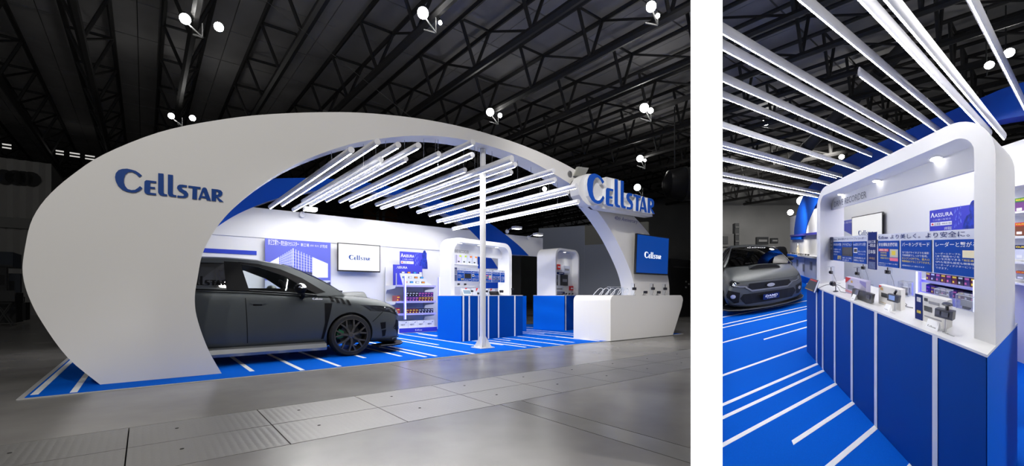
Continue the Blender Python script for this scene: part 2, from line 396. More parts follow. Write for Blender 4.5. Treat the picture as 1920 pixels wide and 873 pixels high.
# secondary trusses running across, further back
for j, vv in enumerate((35.5,)):
    t = thing('cross_truss', 'steel cross truss spanning the hall close to the far wall', 'truss', LF, (5, vv, 8.6))
    ua, ub = (-6 if j == 0 else -10), 34
    for z in (8.55, 9.5): bar('chord', (ua, vv, z), (ub, vv, z), .07, t)
    n = int((ub - ua) / 2.66)
    for i in range(n):
        u = ua + 2.66 * i
        if vis(LF.W((u, vv, 9)), 100):
            bar('web_bar', (u, vv, 8.55), (u + 1.33, vv, 9.5), .04, t); bar('web_bar', (u + 1.33, vv, 9.5), (u + 2.66, vv, 8.55), .04, t)
# truss flood lights at their places in the photograph
def flood(px, py, r, label, second=None, dim=1, group=None, z=8.75):
    Y = F * (z - HC) / (YH - py); P = Vector(((px - X0) / F * Y, Y, z)); rr = r / F * Y
    t = thing('flood_light', label, 'lamp', WF, tuple(P), group)
    aim = (Vector((0, 3, -2)) - P).normalized()
    def disc(c, q, m, name):
        a = aim.orthogonal().normalized(); b_ = aim.cross(a); b2 = MB(); n = 16
        V = [c + (a * math.cos(6.2832 * k / n) + b_ * math.sin(6.2832 * k / n)) * q + aim * h for h in (0, .05) for k in range(n)]
        b2.add([c + aim * .08] + V, [(0, n + 1 + k, n + 1 + (k + 1) % n) for k in range(n)] + [(1 + k, 1 + (k + 1) % n, n + 1 + (k + 1) % n, n + 1 + k) for k in range(n)]); b2.build(name, m, t)
    disc(P, rr, LAMPON, 'lens')
    back = MB().tube([P - aim * .02, P - aim * .3, P - aim * .5], [rr * 1.05, rr * .9, rr * .4], 12); back.build('housing', DARK, t)
    br = MB(); K = Vector((rr * 2.1, .3, -rr * 2.6)); br.tube([P - aim * .2 + Vector((.0, 0, -.1)), P + K], .022, 5); br.tube([P + K, P + Vector((-rr * .3, .4, -rr * 1.6))], .03, 5)
    br.tube([P + K, P + Vector((rr * 2.1, .3, rr * .4))], .015, 5); br.build('bracket', mat('bracket_grey', (.2, .2, .2), .5, .3), t)
    if second:
        Q = Vector(((second[0] - X0) / F * Y, Y + .3, HC + (YH - second[1]) / F * (Y + .3))); disc(Q, second[2] / F * Y, LAMPON, 'second_lens')
        MB().tube([Q - aim * .02, Q - aim * .3], [second[2] / F * Y, second[2] / F * Y * .5], 10).build('second_housing', DARK, t)
flood(347, 35, 9, 'twin-headed flood light blazing on the truss high above the blue wall lettering', (397, 50, 8))
flood(321, 217, 5, 'small pair of flood lights on the truss just over the arch crest', (351, 221, 5), z=8.2)
flood(793, 24, 10, 'brightest round flood light on the truss above the arch crown', (822, 42, 3.5))
flood(1221, 12, 9, 'flood light near the ceiling above the raised three-dimensional sign', (1240, 29, 4))
flood(919, 210, 7, 'flood light on the truss just above the arch shoulder', (937, 216, 4))
flood(1208, 202, 8, 'flood light midway between ceiling and the raised sign', (1224, 207, 5))
flood(1200, 297, 6, 'flood light on the truss directly over the raised sign', (1212, 300, 2.5))
flood(1195, 351, 6, 'flood light low beside the top edge of the raised sign', None, z=7.4)
flood(1021, 354, 4, 'small far flood light seen under the arch between the tubes', None, z=7.2)
# suspension cable from roof to the arch
MBc = MB(); MBc.tube([(gnd(100, 600) * 0 + Vector(LF.W((4.6, .64, 0)))) + Vector((0, 0, 3.88)), LF.W((3.2, 9.5, 10.5))], .006, 4)
tag(MBc.build('suspension_cable', STEEL), 'thin steel suspension cable rising from the arch to the roof', 'cable')
# ------------------------------------------------------------------ generic frames on the left stand
class Fr:
    def __init__(s, o, ang):      # origin (u, v) on the left stand, angle from its u axis
        s.o = LF.W((o[0], o[1], 0)); a = LF.rz + ang; s.rz = a
        s.ex = Vector((math.cos(a), math.sin(a), 0)); s.ey = Vector((-math.sin(a), math.cos(a), 0))
    def W(s, p): return s.o + s.ex * p[0] + s.ey * p[1] + Vector((0, 0, p[2]))
    def pv(s, px, py, y):
        r = Vector(((px - X0) / F, 1, 0)); t, x = _s2(r, -s.ex, s.o + s.ey * y); return x, HC + t * (YH - py) / F
    def px_(s, px, py, x):
        r = Vector(((px - X0) / F, 1, 0)); t, y = _s2(r, -s.ey, s.o + s.ex * x); return y, HC + t * (YH - py) / F
class RCf:          # the right stand's counter, x from its far end to its near end
    rz = 0
    L = 2.12
    def W(s, p): return RF.W((s.L - p[0], p[1], p[2]))
    def pv(s, px, py, y): d, z = Rc(px, py, y); return s.L - d, z
RC = RCf()
# ------------------------------------------------------------------ carpet with white lines
cp = thing('booth_carpet', 'bright blue stand carpet with white tape lines under the parked car', 'carpet', LF, (5.9, 2.7, 0))
CEDGE = mat('carpet_edge', (.42, .42, .42), .5)
MB().box(0, 11.75, 0, 5.37, .0, .008).build('edge_trim', CEDGE, cp, LF)
MB().box(.05, 11.70, .035, 5.37, .008, .012).build('pile', CARPET, cp, LF)
S = [(.10,.16,5.3),(.39,.06,5.3),(2.04,.38,3.2),(2.57,.05,3.3),(3.06,.08,3.4),(3.65,.69,1.5),(4.18,.52,3.4),(4.45,.19,4.6),(4.63,.17,3.6),(5.27,.04,4.9),(5.5,1.63,4.4),(6.02,.52,4.9),(6.5,3.4,5.3),(6.41,3.3,4.2),(6.48,.8,1.86),(6.58,.22,1.9),(7.12,1.36,1.95),(6.82,.04,1.95),(7.42,.04,2.0),(7.94,.25,2.1),(8.62,.74,4.2),(9.17,1.25,4.6),(9.54,1.56,4.9),(10.12,2.85,5.2),(8.56,.1,1.4),(8.25,2.6,4.6),(8.9,2.2,4.9)]
for u, a, b in S: MB().box(u - .028, u + .028, a, b, .012, .0145).build('tape_line', TAPE, cp, LF)
# ------------------------------------------------------------------ arch
OUT = [(.57,.0125),(.32,.32),(.14,.67),(.03,.96),(-.02,1.23),(0,1.51),(.05,1.79),(.17,2.05),(.37,2.32),(.62,2.58),(1.09,2.92),(1.62,3.18),(2.22,3.41),(3.05,3.65),(3.75,3.80),(4.65,3.92),(5.70,3.965),(6.97,3.90),(8.29,3.68),(9.5,3.29),(10.51,2.79),(11.1,2.4),(11.45,2.08),(11.74,1.5),(11.81,1.0),(11.68,.6),(11.25,.0125)]
INN = [(1.71,.0125),(1.57,.32),(1.46,.69),(1.43,.95),(1.46,1.22),(1.52,1.55),(1.68,1.89),(1.91,2.20),(2.22,2.52),(2.62,2.84),(3.20,3.18),(3.72,3.40),(4.41,3.61),(5.01,3.715),(5.63,3.75),(6.35,3.72),(7.07,3.62),(8.24,3.30),(8.90,2.90),(9.47,2.41),(9.97,1.81),(10.23,1.36),(10.29,1.0),(10.22,.55),(10.0,.0125)]
OUTS, INNS = spline(OUT, 5), spline(INN, 5)
def inner_z(u):
    for p, q in zip(INNS, INNS[1:]):
        if p[0] <= u <= q[0] and p[1] > 1.4: return p[1] + (q[1] - p[1]) * (u - p[0]) / (q[0] - p[0] + 1e-9)
    return 3.0
def arch(fr, root, v0, v1, mf, ms, zmin=0, sx=1.0, zc=None):
    poly = [p for p in OUTS] + [p for p in reversed(INNS)]
    b = MB(); n = len(OUTS); k = len(INNS)
    # faces as strips between outer and inner curves
    t = [i / 99 for i in range(100)]
    def at(C, s):
        x = s * (len(C) - 1); i = min(int(x), len(C) - 2); f = x - i; return (C[i][0] + (C[i + 1][0] - C[i][0]) * f, C[i][1] + (C[i + 1][1] - C[i][1]) * f)
    o = [at(OUTS, s) for s in t]; q = [at(INNS, s) for s in t]
    if zmin:        # only the part of the band above zmin
        def cutc(C):
            K = [at(C, s / 600) for s in range(601)]; K = [p for p in K if p[1] >= zmin]; return [at(K, s) for s in t]
        o, q = cutc(OUTS), cutc(INNS)
    for v, mi in ((v0, 0), (v1, 0)):
        b.add([(p[0], v, p[1]) for p in o] + [(p[0], v, p[1]) for p in q], [(i, i + 1, 101 + i, 100 + i) for i in range(99)], mi)
    for C in (o, q):
        b.add([(p[0], v0, p[1]) for p in C] + [(p[0], v1, p[1]) for p in C], [(i, i + 1, 101 + i, 100 + i) for i in range(99)], 1)
    for i in (0, 99):
        b.add([(o[i][0], v0, o[i][1]), (q[i][0], v0, q[i][1]), (q[i][0], v1, q[i][1]), (o[i][0], v1, o[i][1])], [(0, 1, 2, 3)], 1)
    bm_ = b
    me_o = bm_.build('arch_body', [mf, ms], root, fr)
    bm = bmesh.new(); bm.from_mesh(me_o.data); bmesh.ops.remove_doubles(bm, verts=bm.verts, dist=1e-4); bmesh.ops.recalc_face_normals(bm, faces=bm.faces); bm.to_mesh(me_o.data); bm.free(); smooth_mesh(me_o.data, 30)
    return me_o
ar = thing('arch', 'huge white elliptical arch with blue lettering framing the parked car', 'arch', LF, (5.8, .64, .012))
arch(LF, ar, .44, .84, ARCHW, WHITE)
# lettering on the left leg (fixed to the front face)
la, lb = Lv(215.5, 372, .43), Lv(419, 381, .43); lw = lb[0] - la[0]
_, ztop = Lv(236, 319, .43); _, zbot = Lv(236, 362, .43)
def onarch(u0, z0, w, h, v):
    return lambda x, y, t: (u0 + x * w, v - t, z0 + y / LOGO_H * h)
lzb = Lv(419, 382.5, .43)[1]
logo(ar, LOGOB, lambda x, y, t: (la[0] + x * lw, .438 - t, lzb + .02 + y / LOGO_H * (Lv(236, 319, .43)[1] - lzb) ), .012, LF)
a0, a1 = Lv(1152, 412, .43), Lv(1195, 419, .43)
text('40th Anniversary', a0[0], a1[0], a1[1] - .02, a0[1] + .10, lambda x, y: (x, .436, y), slant=.25).build('lettering', mat('violet_print', srgb(80, 84, 150), .5), ar, LF)
# rear arch, blue, above and across the back wall
ra = thing('arch', 'blue elliptical rear arch rising above the white back wall', 'arch', LF, (5.8, 5.4, .012))
SOFF = mat('soffit_lilac', (.72, .70, .86), .5)
arch(LF, ra, 5.385, 5.75, mat('arch_blue', srgb(8, 80, 190), .5, spec=.2), SOFF, 2.34)
# ------------------------------------------------------------------ back wall
bw = thing('wall_stand_back', 'white back wall of the stand with a raised header', None, LF, (6, 5.4, .012), kind='structure')
MB().box(.4, 9.92, 5.42, 5.5, .012, 3.0).build('panel', WHITE, bw, LF)
MB().box(9.92, 11.83, 5.40, 5.5, 2.34, 3.0).build('header', WHITE, bw, LF)
hz = Lv(760, 464, 5.33)[1]
MB().box(1.3, 9.92, 5.395, 5.42, hz, 2.995).build('raised_header', WHITE, bw, LF)
b = MB(); p0, p1 = Lv(372, 470, 5.41), Lv(481, 476, 5.41)
b.box(1.4, p1[0], 5.40, 5.42, p1[1] - .02, p1[1] + .07); b.build('blue_stripe', mat('stripe_blue', srgb(30, 60, 190), .4), bw, LF)
# blue swoosh printed on the lower wall, seen through the counter frame
b = MB(); b.flat([[Lv(x, y, 5.415) for x, y in [(896, 478), (917, 478), (926, 490), (934, 503), (896, 503)]]], lambda x, y: (x, 5.416, y)); b.flat([[Lv(x, y, 5.415) for x, y in [(911, 529), (940, 529), (942, 540), (911, 540)]]], lambda x, y: (x, 5.416, y)); b.build('blue_swoosh', mat('swoosh_blue', srgb(20, 84, 205), .4), bw, LF)
o = MB().box(9.92, 11.83, 6.6, 6.7, 0, 2.9).build('wall_store', mat('store_dark', (.02, .02, .02), .8), None, LF); tag(o, 'black store room wall behind the doorway in the back wall', None, None, 'structure')
# grey neighbouring stand wall behind
g0 = thing('neighbour_wall', 'slate grey block wall of the neighbouring stand behind the small counter', 'wall', LF, (14, 9.5, 0))
GREY = mat('slate_paint', (.27, .30, .37), .7); OLIVE = mat('olive_panel', (.19, .19, .165), .7)
x0g, zt0 = Lv(1010, 428, 9.5)[0], Lv(1010, 428, 9.5)[1]
P0 = LF.W((x0g, 9.5, 0)); 
gv = Fr((x0g, 9.5), R(-63))
def gp(px, py): return gv.pv(px, py, 0)
zz = gp(1010, 428)[1]; x1 = gp(1096, 414)[0]; x2 = gp(1215, 414)[0]
MB().box(0, x1, 0, .3, 0, zz).build('tall_block', GREY, g0, gv)
q = gp(1096, 459)[1]
MB().box(x1, x2, .02, .3, 0, q).build('low_block', GREY, g0, gv); MB().box(x1, x2, .04, .3, q, zz).build('panel', OLIVE, g0, gv)
# orange hanging banner with the character for north, far back
u0, zb = Lv(682, 409, 36); u1, zt = Lv(745, 372, 36)
bn = thing('hanging_banner', 'dim orange hall banner with a large white character behind the wall', 'banner', LF, ((u0 + u1) / 2, 36, zb - 3))
MB().box(u0, u1, 36, 36.1, zb - 3, zt + 2).build('cloth', mat('banner_orange', srgb(105, 62, 30), .8), bn, LF)
text('北', u0 + .5, u1 - .5, zb - 1.6, zt + .5, lambda x, y: (x, 35.97, y), bold=.02).build('lettering', mat('banner_letter', (.16, .16, .16), .8), bn, LF)
# ------------------------------------------------------------------ LED tubes
def led_tube(fr, u, va, vb, z, label, group, wires, r=.045, rx_=None, sw=.011, led=None):
    rx_ = rx_ or r
    t = thing('led_tube', label, 'light', fr, (u, (va + vb) / 2, z), group)
    hb = MB(); hb.tube([(u, va, z), (u, vb, z)], r, 10); hb.v = [(u + (p[0] - u) * rx_ / r, p[1], p[2]) for p in hb.v]; hb.build('housing', TUBE, t, fr, smooth=True)
    MB().box(u - sw, u + sw, va + .01, vb - .01, z - r - .003, z - r + .006)._led().build('led_strip', [led or LED, TUBE], t, fr)
    for v, zt in wires:
        if zt > z + r: MB().tube([(u, v, z + r - .005), (u, v, zt)], .004, 4).build('hanger_wire', STEEL, t, fr)
TL = [((659,284),(506.5,387.5)),((708,264),(529,383)),((747,271.5),(568,377)),((714,300),(550.5,392.5)),((785,270),(582,383)),((761,300.5),(612,375)),((823,288),(637.5,377)),((887,280),(655,374)),((886,290),(659,387)),((872,322),(705.5,383)),((960,292),(720,385)),((960,303),(715,389)),((966.5,312),(742,387)),((959,320.6),(769,386)),((1038,318),(783,397)),((1041,337),(805,402.5)),((1081,348),(820,414)),((1065,360),(834,416)),((1085,378.6),(849,428))]
for p, q in TL:
    u, z = Lv(*q, 4.9); vf, _ = Lu(*p, u)
    led_tube(LF, u, vf, 4.9, z, 'long white LED tube hung in the row beneath the white arch', 'LED tubes over the stand with the arch', [(max(.64, vf + .05), inner_z(u) + .0)])
# post under the arch
pu, pv_ = 5.90, .66
po = thing('support_post', 'slim white round post with flared foot holding up the arch', 'post', LF, (pu, pv_, .012))
MB().lathe([(.055, .02), (.055, inner_z(pu) - .01)], (pu, pv_, 0), 'z', 20).build('tube', WHITE, po, LF, smooth=True)
MB().box(pu - .16, pu + .16, pv_ - .16, pv_ + .16, .0145, .03).build('base_plate', WHITE, po, LF)
for a in range(4):
    c, s = math.cos(R(45 + 90 * a)), math.sin(R(45 + 90 * a))
    b = MB(); b.add([(pu + c * x - s * w_, pv_ + s * x + c * w_, z) for w_ in (-.006, .006) for x, z in ((.05, .03), (.17, .03), (.05, .24))], [(0, 1, 2), (3, 5, 4), (0, 3, 4, 1), (1, 4, 5, 2), (2, 5, 3, 0)])
    b.build('gusset', WHITE, po, LF)
# ------------------------------------------------------------------ wall lamps on the header
def arm_spot(fr, u, v, z, label, s=1):
    t = thing('arm_spotlight', label, 'lamp', fr, (u, v, z))
    MB().lathe([(.06 * s, 0), (.075 * s, .03), (.06 * s, .06)], (u, v - .03, z - .03), 'y', 12).build('mount', WHITE, t, fr)
    MB().tube([(u, v, z), (u + .02, v - .2, z + .06), (u + .05, v - .34, z + .05)], .015, 6).build('arm', ALU, t, fr)
    MB().box(u - .06 * s, u + .22 * s, v - .5, v - .3, z + .02, z + .09).build('head', WHITE, t, fr)
    MB().box(u - .05 * s, u + .21 * s, v - .49, v - .31, z + .008, z + .02).build('lens', mat('spot_lens', (1, 1, 1), .5, emit=(1, .98, .95), es=5), t, fr)
for px, py, lb_ in [(566, 400, 'white arm spotlight on the wall top above the factory poster'), (950, 432, 'white arm spotlight clipped over the blue rear arch'), (990, 444, 'white arm spotlight at the open end of the wall header')]:
    u, z = Lv(px, py, 5.35); arm_spot(LF, u, 5.33, z, lb_)
# ------------------------------------------------------------------ screens
def screen(fr, x0, x1, y, z0, z1, label, face, logo_mat, lw, lx, lz, tilt=0, name='television'):
    t = thing(name, label, 'screen', fr, ((x0 + x1) / 2, y, z0))
    S_ = lambda z: y - tilt * (z - z0) / (z1 - z0)
    bz = .022
    b = MB(); b.slab([[(x0, z0), (x1, z0), (x1, z1), (x0, z1)]], lambda x, z: (x, S_(z), z), lambda x, z: (x, S_(z) + .05, z)); b.build('casing', BLACK, t, fr)
    MB().flat([[(x0 + bz, z0 + bz * 1.6), (x1 - bz, z0 + bz * 1.6), (x1 - bz, z1 - bz), (x0 + bz, z1 - bz)]], lambda x, z: (x, S_(z) - .003, z)).build('display', face, t, fr)
    b = MB(); logo_flat(lambda x, q: (lx - lw / 2 + x * lw, S_(lz + q * lw) - .006, lz + q * lw), b); b.build('logo', logo_mat, t, fr)
    MB().box((x0 + x1) / 2 - .1, (x0 + x1) / 2 + .1, y + .05, y + .12, (z0 + z1) / 2 - .1, (z0 + z1) / 2 + .1).build('wall_mount', DARK, t, fr)
    return t
SCRW = mat('screen_white', (.5, .5, .5), .4, emit=(.93, .92, .89), es=.55)
SCRB = mat('screen_blue', (.0, .01, .05), .3, emit=srgb(0, 58, 140), es=1.0)
SCRL = mat('screen_logo_white', (1, 1, 1), .4, emit=(.9, .93, 1), es=.8)
(xa, za), (xb, zb_) = Lv(633, 508, 5.2), Lv(713, 460, 5.2)
screen(LF, xa, xb, 5.2, za, zb_, 'wide white screen showing the blue word mark on the back wall beside the poster', SCRW, LOGOB, .56, (xa + xb) / 2, za + .30)
(xa, za), (xb, zb_) = Lv(1190, 513, .30), Lv(1253, 446, .30)
screen(LF, xa + .03, xb - .02, .30, za, zb_, 'blue screen with white word mark tilted on the right leg of the arch', SCRB, SCRL, .72, (xa + xb) / 2 + .0, za + .40, tilt=.04)
# ------------------------------------------------------------------ factory poster
(xa, zb_), (xb, _) = Lv(497, 446, 5.3), Lv(620, 455, 5.3); za = Lv(620, 560, 5.3)[1]
ps = thing('wall_poster', 'violet wall poster of a glass-fronted factory building with white Japanese headline', 'poster', LF, ((xa + xb) / 2, 5.32, za))
MB().box(xa, xb, 5.30, 5.325, za, zb_).build('sheet', mat('poster_sky', srgb(92, 100, 196), .4), ps, LF)
def PP(px, py): return Lv(px, py, 5.298)
def pflat(pts, dv): return MB().flat([[PP(*p) for p in pts]], lambda x, z: (x, 5.298 - dv, z))
pc = lambda x, y: (480 + x * .1489, 430 + y * .1489)
b = MB()
for s_, (x0, y0, x1, y1) in [('郡上工場で一貫生産のセルスター', (152, 192, 540, 156)), ('新工場', (565, 213, 668, 178)), ('(岐阜県・郡上市)', (680, 218, 790, 196)), ('が完成', (805, 230, 898, 195)), ('CELLSTAR JAPAN', (152, 142, 270, 128))]:
    A_, B_ = PP(*pc(x0, y0)), PP(*pc(x1, y1)); text(s_, A_[0], B_[0], A_[1], B_[1] if B_[1] > A_[1] else A_[1] + .05, lambda x, z: (x, 5.296, z), b)
b.build('lettering', PRINTW, ps, LF)
pflat([pc(*p) for p in [(112, 640), (935, 640), (935, 870), (112, 870)]], .001).build('ground', mat('poster_ground', srgb(190, 196, 215), .5), ps, LF)
pflat([pc(*p) for p in [(150, 425), (290, 345), (290, 520), (150, 520)]], .002).build('left_wing', mat('poster_wing', srgb(226, 230, 240), .5), ps, LF)
pflat([pc(*p) for p in [(708, 345), (905, 430), (905, 605), (708, 605)]], .002).build('right_wing', MATS['poster_wing'], ps, LF)
pflat([pc(*p) for p in [(288, 345), (467, 237), (467, 600), (288, 560)]], .002).build('left_facade', mat('poster_glass', srgb(120, 132, 214), .3), ps, LF)
pflat([pc(*p) for p in [(467, 237), (708, 340), (708, 605), (467, 600)]], .002).build('right_facade', mat('poster_glass2', srgb(96, 106, 200), .3), ps, LF)
b = MB()
def pl(p, q, w_): 
    A_, B_ = Vector(PP(*pc(*p))), Vector(PP(*pc(*q))); n = Vector((-(B_ - A_).y, (B_ - A_).x)).normalized() * w_
    b.flat([[tuple(A_ + n), tuple(B_ + n), tuple(B_ - n), tuple(A_ - n)]], lambda x, z: (x, 5.2945, z))
for k in range(7): t_ = k / 7; pl((288 + 179 * t_, 345 - 108 * t_), (288 + 179 * t_, 560 + 40 * t_), .004)
for k in range(1, 7): t_ = k / 7; pl((467 + 241 * t_, 237 + 103 * t_), (467 + 241 * t_, 600), .005)
pl((467, 237), (467, 600), .009)
for k in range(1, 9): t_ = k / 9; pl((288, 345 + 215 * t_), (467, 237 + 363 * t_), .002); pl((467, 237 + 363 * t_), (708, 340 + 265 * t_), .002)
b.build('mullions', PRINTW, ps, LF)
pflat([pc(*p) for p in [(560, 520), (708, 540), (708, 605), (560, 605)]], .004).build('entrance', mat('poster_dark', srgb(48, 52, 84), .5), ps, LF)
pflat([pc(*p) for p in [(750, 700), (935, 660), (935, 720), (800, 720)]], .004).build('awning', MATS['poster_dark'], ps, LF)
# ------------------------------------------------------------------ ASSURA panel with statue, standing on the shelf
def assura(fr, x0, x1, y, z0, z1, label):
    t = thing('promotion_panel', label, 'sign', fr, ((x0 + x1) / 2, y, z0)); w_ = x1 - x0; h = z1 - z0
    MB().box(x0, x1, y, y + .02, z0, z1).build('board', INDIGO, t, fr)
    X = lambda k: x0 + w_ * k; Z = lambda k: z0 + h * k
    fn = lambda x, z: (x, y - .003, z)
    b = text('ASSURA', X(.12), X(.52), Z(.66), Z(.83), fn, bold=.012); b.flat([[(X(.03), Z(.66)), (X(.05), Z(.66)), (X(.075), Z(.80)), (X(.10), Z(.66)), (X(.12), Z(.66)), (X(.085), Z(.88)), (X(.065), Z(.88))]], fn)
    b.build('brand_lettering', PRINTW, t, fr)
    b = MB(); b.flat([[(X(.03), Z(.27)), (X(.50), Z(.27)), (X(.50), Z(.43)), (X(.03), Z(.43))]], fn); b.build('white_strip', PRINTW, t, fr)
    b = text('日本製', X(.12), X(.26), Z(.285), Z(.415), lambda x, z: (x, y - .005, z)); text('国内自社工場で一貫生産', X(.29), X(.49), Z(.31), Z(.39), lambda x, z: (x, y - .005, z), b); b.build('strip_lettering', NAVY, t, fr)
    b = MB().lathe([(h * .045, 0), (h * .045, -.002)], (X(.075), y - .004, Z(.35)), 'y', 14); b.build('red_disc', PRINTR, t, fr)
    b = text('3年保証', X(.34), X(.50), Z(.06), Z(.20), fn, bold=.01); text('この違いを知る', X(.08), X(.48), Z(.50), Z(.58), fn, b); b.build('small_lettering', PALE, t, fr)
    b = MB()    # seated statue silhouette printed and die-cut beyond the board's edge
    st = spline([(.70, 0), (.74, .35), (.78, .55), (.85, .66), (.83, .80), (.84, .95), (.87, 1.10), (.91, 1.15), (.95, 1.10), (.985, .95), (.98, .78), (.975, .66), (1.0, .58), (1.02, .35), (1.03, 0)], 4)
    b.slab([[(X(a), Z(c)) for a, c in st]], lambda x, z: (x, y - .012, z), lambda x, z: (x, y - .004, z)); b.build('statue_cutout', mat('statue_blue', srgb(28, 52, 160), .35, noise=.6, nscale=14), t, fr)
    b = MB()
    for k in range(14):
        a = X(.54 + .02 * (k % 5) + random.uniform(0, .08)); c = Z(.12 + .06 * k); b.flat([[(a, c), (a + .012, c + .01), (a + .004, c + .07)]], fn)
    b.build('light_sparks', mat('spark_print', srgb(130, 150, 240), .4), t, fr)
    return t
# ------------------------------------------------------------------ gondola shelf with packed boxes and LED uprights
BOXM = [mat('box_navy', srgb(26, 26, 58), .4), mat('box_maroon', srgb(92, 26, 62), .4), mat('box_purple', srgb(60, 40, 110), .4), mat('box_black', srgb(24, 22, 28), .4), mat('box_red', srgb(150, 40, 60), .4)]
LEDB = mat('led_blue', (.3, .35, 1), .5, emit=(.10, .08, 1), es=1.7)
LEDBW = mat('led_bluewhite', (1, 1, 1), .5, emit=(.72, .75, 1), es=2.5)
def product_box(fr, x0, x1, y0, y1, z0, z1, k, label, group):
    t = thing('product_box', label, 'box', fr, ((x0 + x1) / 2, (y0 + y1) / 2, z0), group)
    MB().box(x0, x1, y0, y1, z0, z1).build('carton', BOXM[k % len(BOXM)], t, fr); w_, h = x1 - x0, z1 - z0
    fn = lambda x, z: (x, y0 - .003, z)
    b = MB(); b.flat([[(x0 + .12 * w_, z0 + .62 * h), (x0 + .85 * w_, z0 + .62 * h), (x0 + .85 * w_, z0 + .78 * h), (x0 + .12 * w_, z0 + .78 * h)]], fn); b.flat([[(x0 + .12 * w_, z0 + .15 * h), (x0 + .45 * w_, z0 + .15 * h), (x0 + .45 * w_, z0 + .35 * h), (x0 + .12 * w_, z0 + .35 * h)]], fn)
    b.build('print', [PALE, PRINTY, mat('pink_print', srgb(220, 110, 170), .5)][k % 3], t, fr); return t
def gondola(fr, x0, x1, y0, y1, z0, levels, top, label, blab, glab):
    """x span, front y0, back y1; levels = shelf heights"""
    t = thing('gondola_shelf', label, 'shelf', fr, ((x0 + x1) / 2, (y0 + y1) / 2, z0)); 
    MB().box(x0, x1, y1 - .04, y1, z0, top).build('back_panel', WHITE2, t, fr)
    MB().box(x0, x1, y0, y1 - .04, z0, z0 + .14).build('plinth', WHITE2, t, fr)
    MB().box(x0 + .05, x1, y0 - .012, y0, z0 + .02, z0 + .13).build('plinth_sign', INDIGO, t, fr)
    b = MB(); logo_flat(lambda x, q: ((x0 + x1) / 2 - .08 + x * .2, y0 - .016, z0 + .05 + q * .2), b); b.build('plinth_logo', PRINTW, t, fr)
    for s_, a in (('l', x0), ('r', x1 - .02)):
        for i, lz in enumerate(levels):
            pr = [(y1 - .04, lz), (y0 + .1, lz), (y0 + .16, lz - .06), (y1 - .12, lz - .10), (y1 - .04, lz - .2)]
            MB().prism(pr, lambda y, z: (a, y, z), lambda y, z: (a + .02, y, z)).build('bracket', WHITE2, t, fr)
    for lz in levels:
        o = MB().box(x0, x1, y0 + .06, y1 - .04, lz, lz + .02).build('shelf_board', WHITE2, t, fr)
        MB().box(x0, x1, y0 + .05, y0 + .06, lz - .02, lz + .03).build('price_rail', mat('price_rail', srgb(176, 174, 222), .4), o, fr)
    for a in (x0 + .19, x1 + .04):
        o = MB().box(a, a + .045, y0 - .03, y0 + .02, levels[0] - .12, levels[-1] + .25).build('led_upright', LEDB, t, fr)
        MB().box(a + .016, a + .029, y0 - .034, y0 - .03, levels[0] - .12, levels[-1] + .25).build('led_line', LEDBW, o, fr)
    k = 0
    for i, lz in enumerate(levels[:-1]):
        top_rows = 2 if i == 1 else 1
        for r_ in range(top_rows):
            n = 9
            for j in range(n):
                w_ = (x1 - x0 - .34) / n; a = x0 + .30 + w_ * j; k += 1
                product_box(fr, a + .003, a + w_ - .003, y0 + .12, y0 + .28, lz + .021 + .125 * r_, lz + .14 + .125 * r_, (0 if j > 3 else 1) + (j * 3 + i + r_) % 3, blab[i], glab + ', level %d' % (i + 1))
        b = product_box(fr, x0 + .04, x0 + .13, y0 + .12, y0 + .4, lz + .021, lz + .17, 4, blab[3 + i], None)
    for j in range(4):
        w_ = (x1 - x0 - .12) / 4; a = x0 + .06 + w_ * j
        q = thing('white_carton', blab[5], 'box', fr, (a + w_ / 2, y0 + .2, z0 + .14), glab + ', cartons'); MB().box(a + .004, a + w_ - .004, y0 + .03, y0 + .3, z0 + .141, z0 + .31).build('carton', WHITE, q, fr)
        text('NEXT', a + .05, a + w_ - .09, z0 + .20, z0 + .235, lambda x, z: (x, y0 + .027, z), bold=.02).build('lettering', DARK, q, fr)
        b = MB(); b.flat([[(a + w_ - .08, z0 + .25), (a + w_ - .03, z0 + .29), (a + w_ - .07, z0 + .28)]], lambda x, z: (x, y0 + .027, z)); b.build('swoosh', NAVY, q, fr)
    # tiered demonstration rack on the top shelf
    lz = levels[-1] + .021
    d_ = thing('tiered_display', blab[6], 'display', fr, ((x0 + x1) / 2, y0 + .25, lz)); w_ = x1 - x0
    MB().box(x0 + .06, x1 - .25, y0 + .36, y0 + .40, lz, lz + .55).build('back_board', INDIGO, d_, fr)
    text('ASSURA', x0 + .14, x0 + .45, lz + .45, lz + .51, lambda x, z: (x, y0 + .357, z), bold=.01).build('lettering', PRINTW, d_, fr)
    for i in range(3):
        o = MB().box(x0 + .12, x1 - .3 + .1 * (2 - i), y0 + .12 + .08 * i, y0 + .20 + .08 * i, lz, lz + .06 + .13 * i).build('tier', PALE, d_, fr)
    MB().prism([(x0 + .04, lz), (x0 + .2, lz), (x0 + .08, lz + .4), (x0 + .04, lz + .5)], lambda x, z: (x, y0 + .10, z), lambda x, z: (x, y0 + .115, z)).build('side_wing', INDIGO, d_, fr)
    for i in range(3):
        for j in range(4):
            a = x0 + .26 + .17 * j; z = lz + .06 + .13 * i + .001; g = thing('radar_detector', blab[7], 'device', fr, (a, y0 + .16 + .08 * i, z), glab + ', detectors')
            MB().box(a, a + .09, y0 + .145 + .08 * i, y0 + .17 + .08 * i, z, z + .05).build('body', BLACK, g, fr)
            MB().box(a + .006, a + .084, y0 + .142 + .08 * i, y0 + .145 + .08 * i, z + .006, z + .044).build('display', [mat('lcd_orange', srgb(220, 140, 60), .3), mat('lcd_cyan', srgb(60, 150, 220), .3), PALE][(i + j) % 3], g, fr)
    return t
sv0, sv1 = 4.55, 5.32
sx0, sx1 = Lg(745, 622)[0], Lg(745, 622)[0] + 1.32
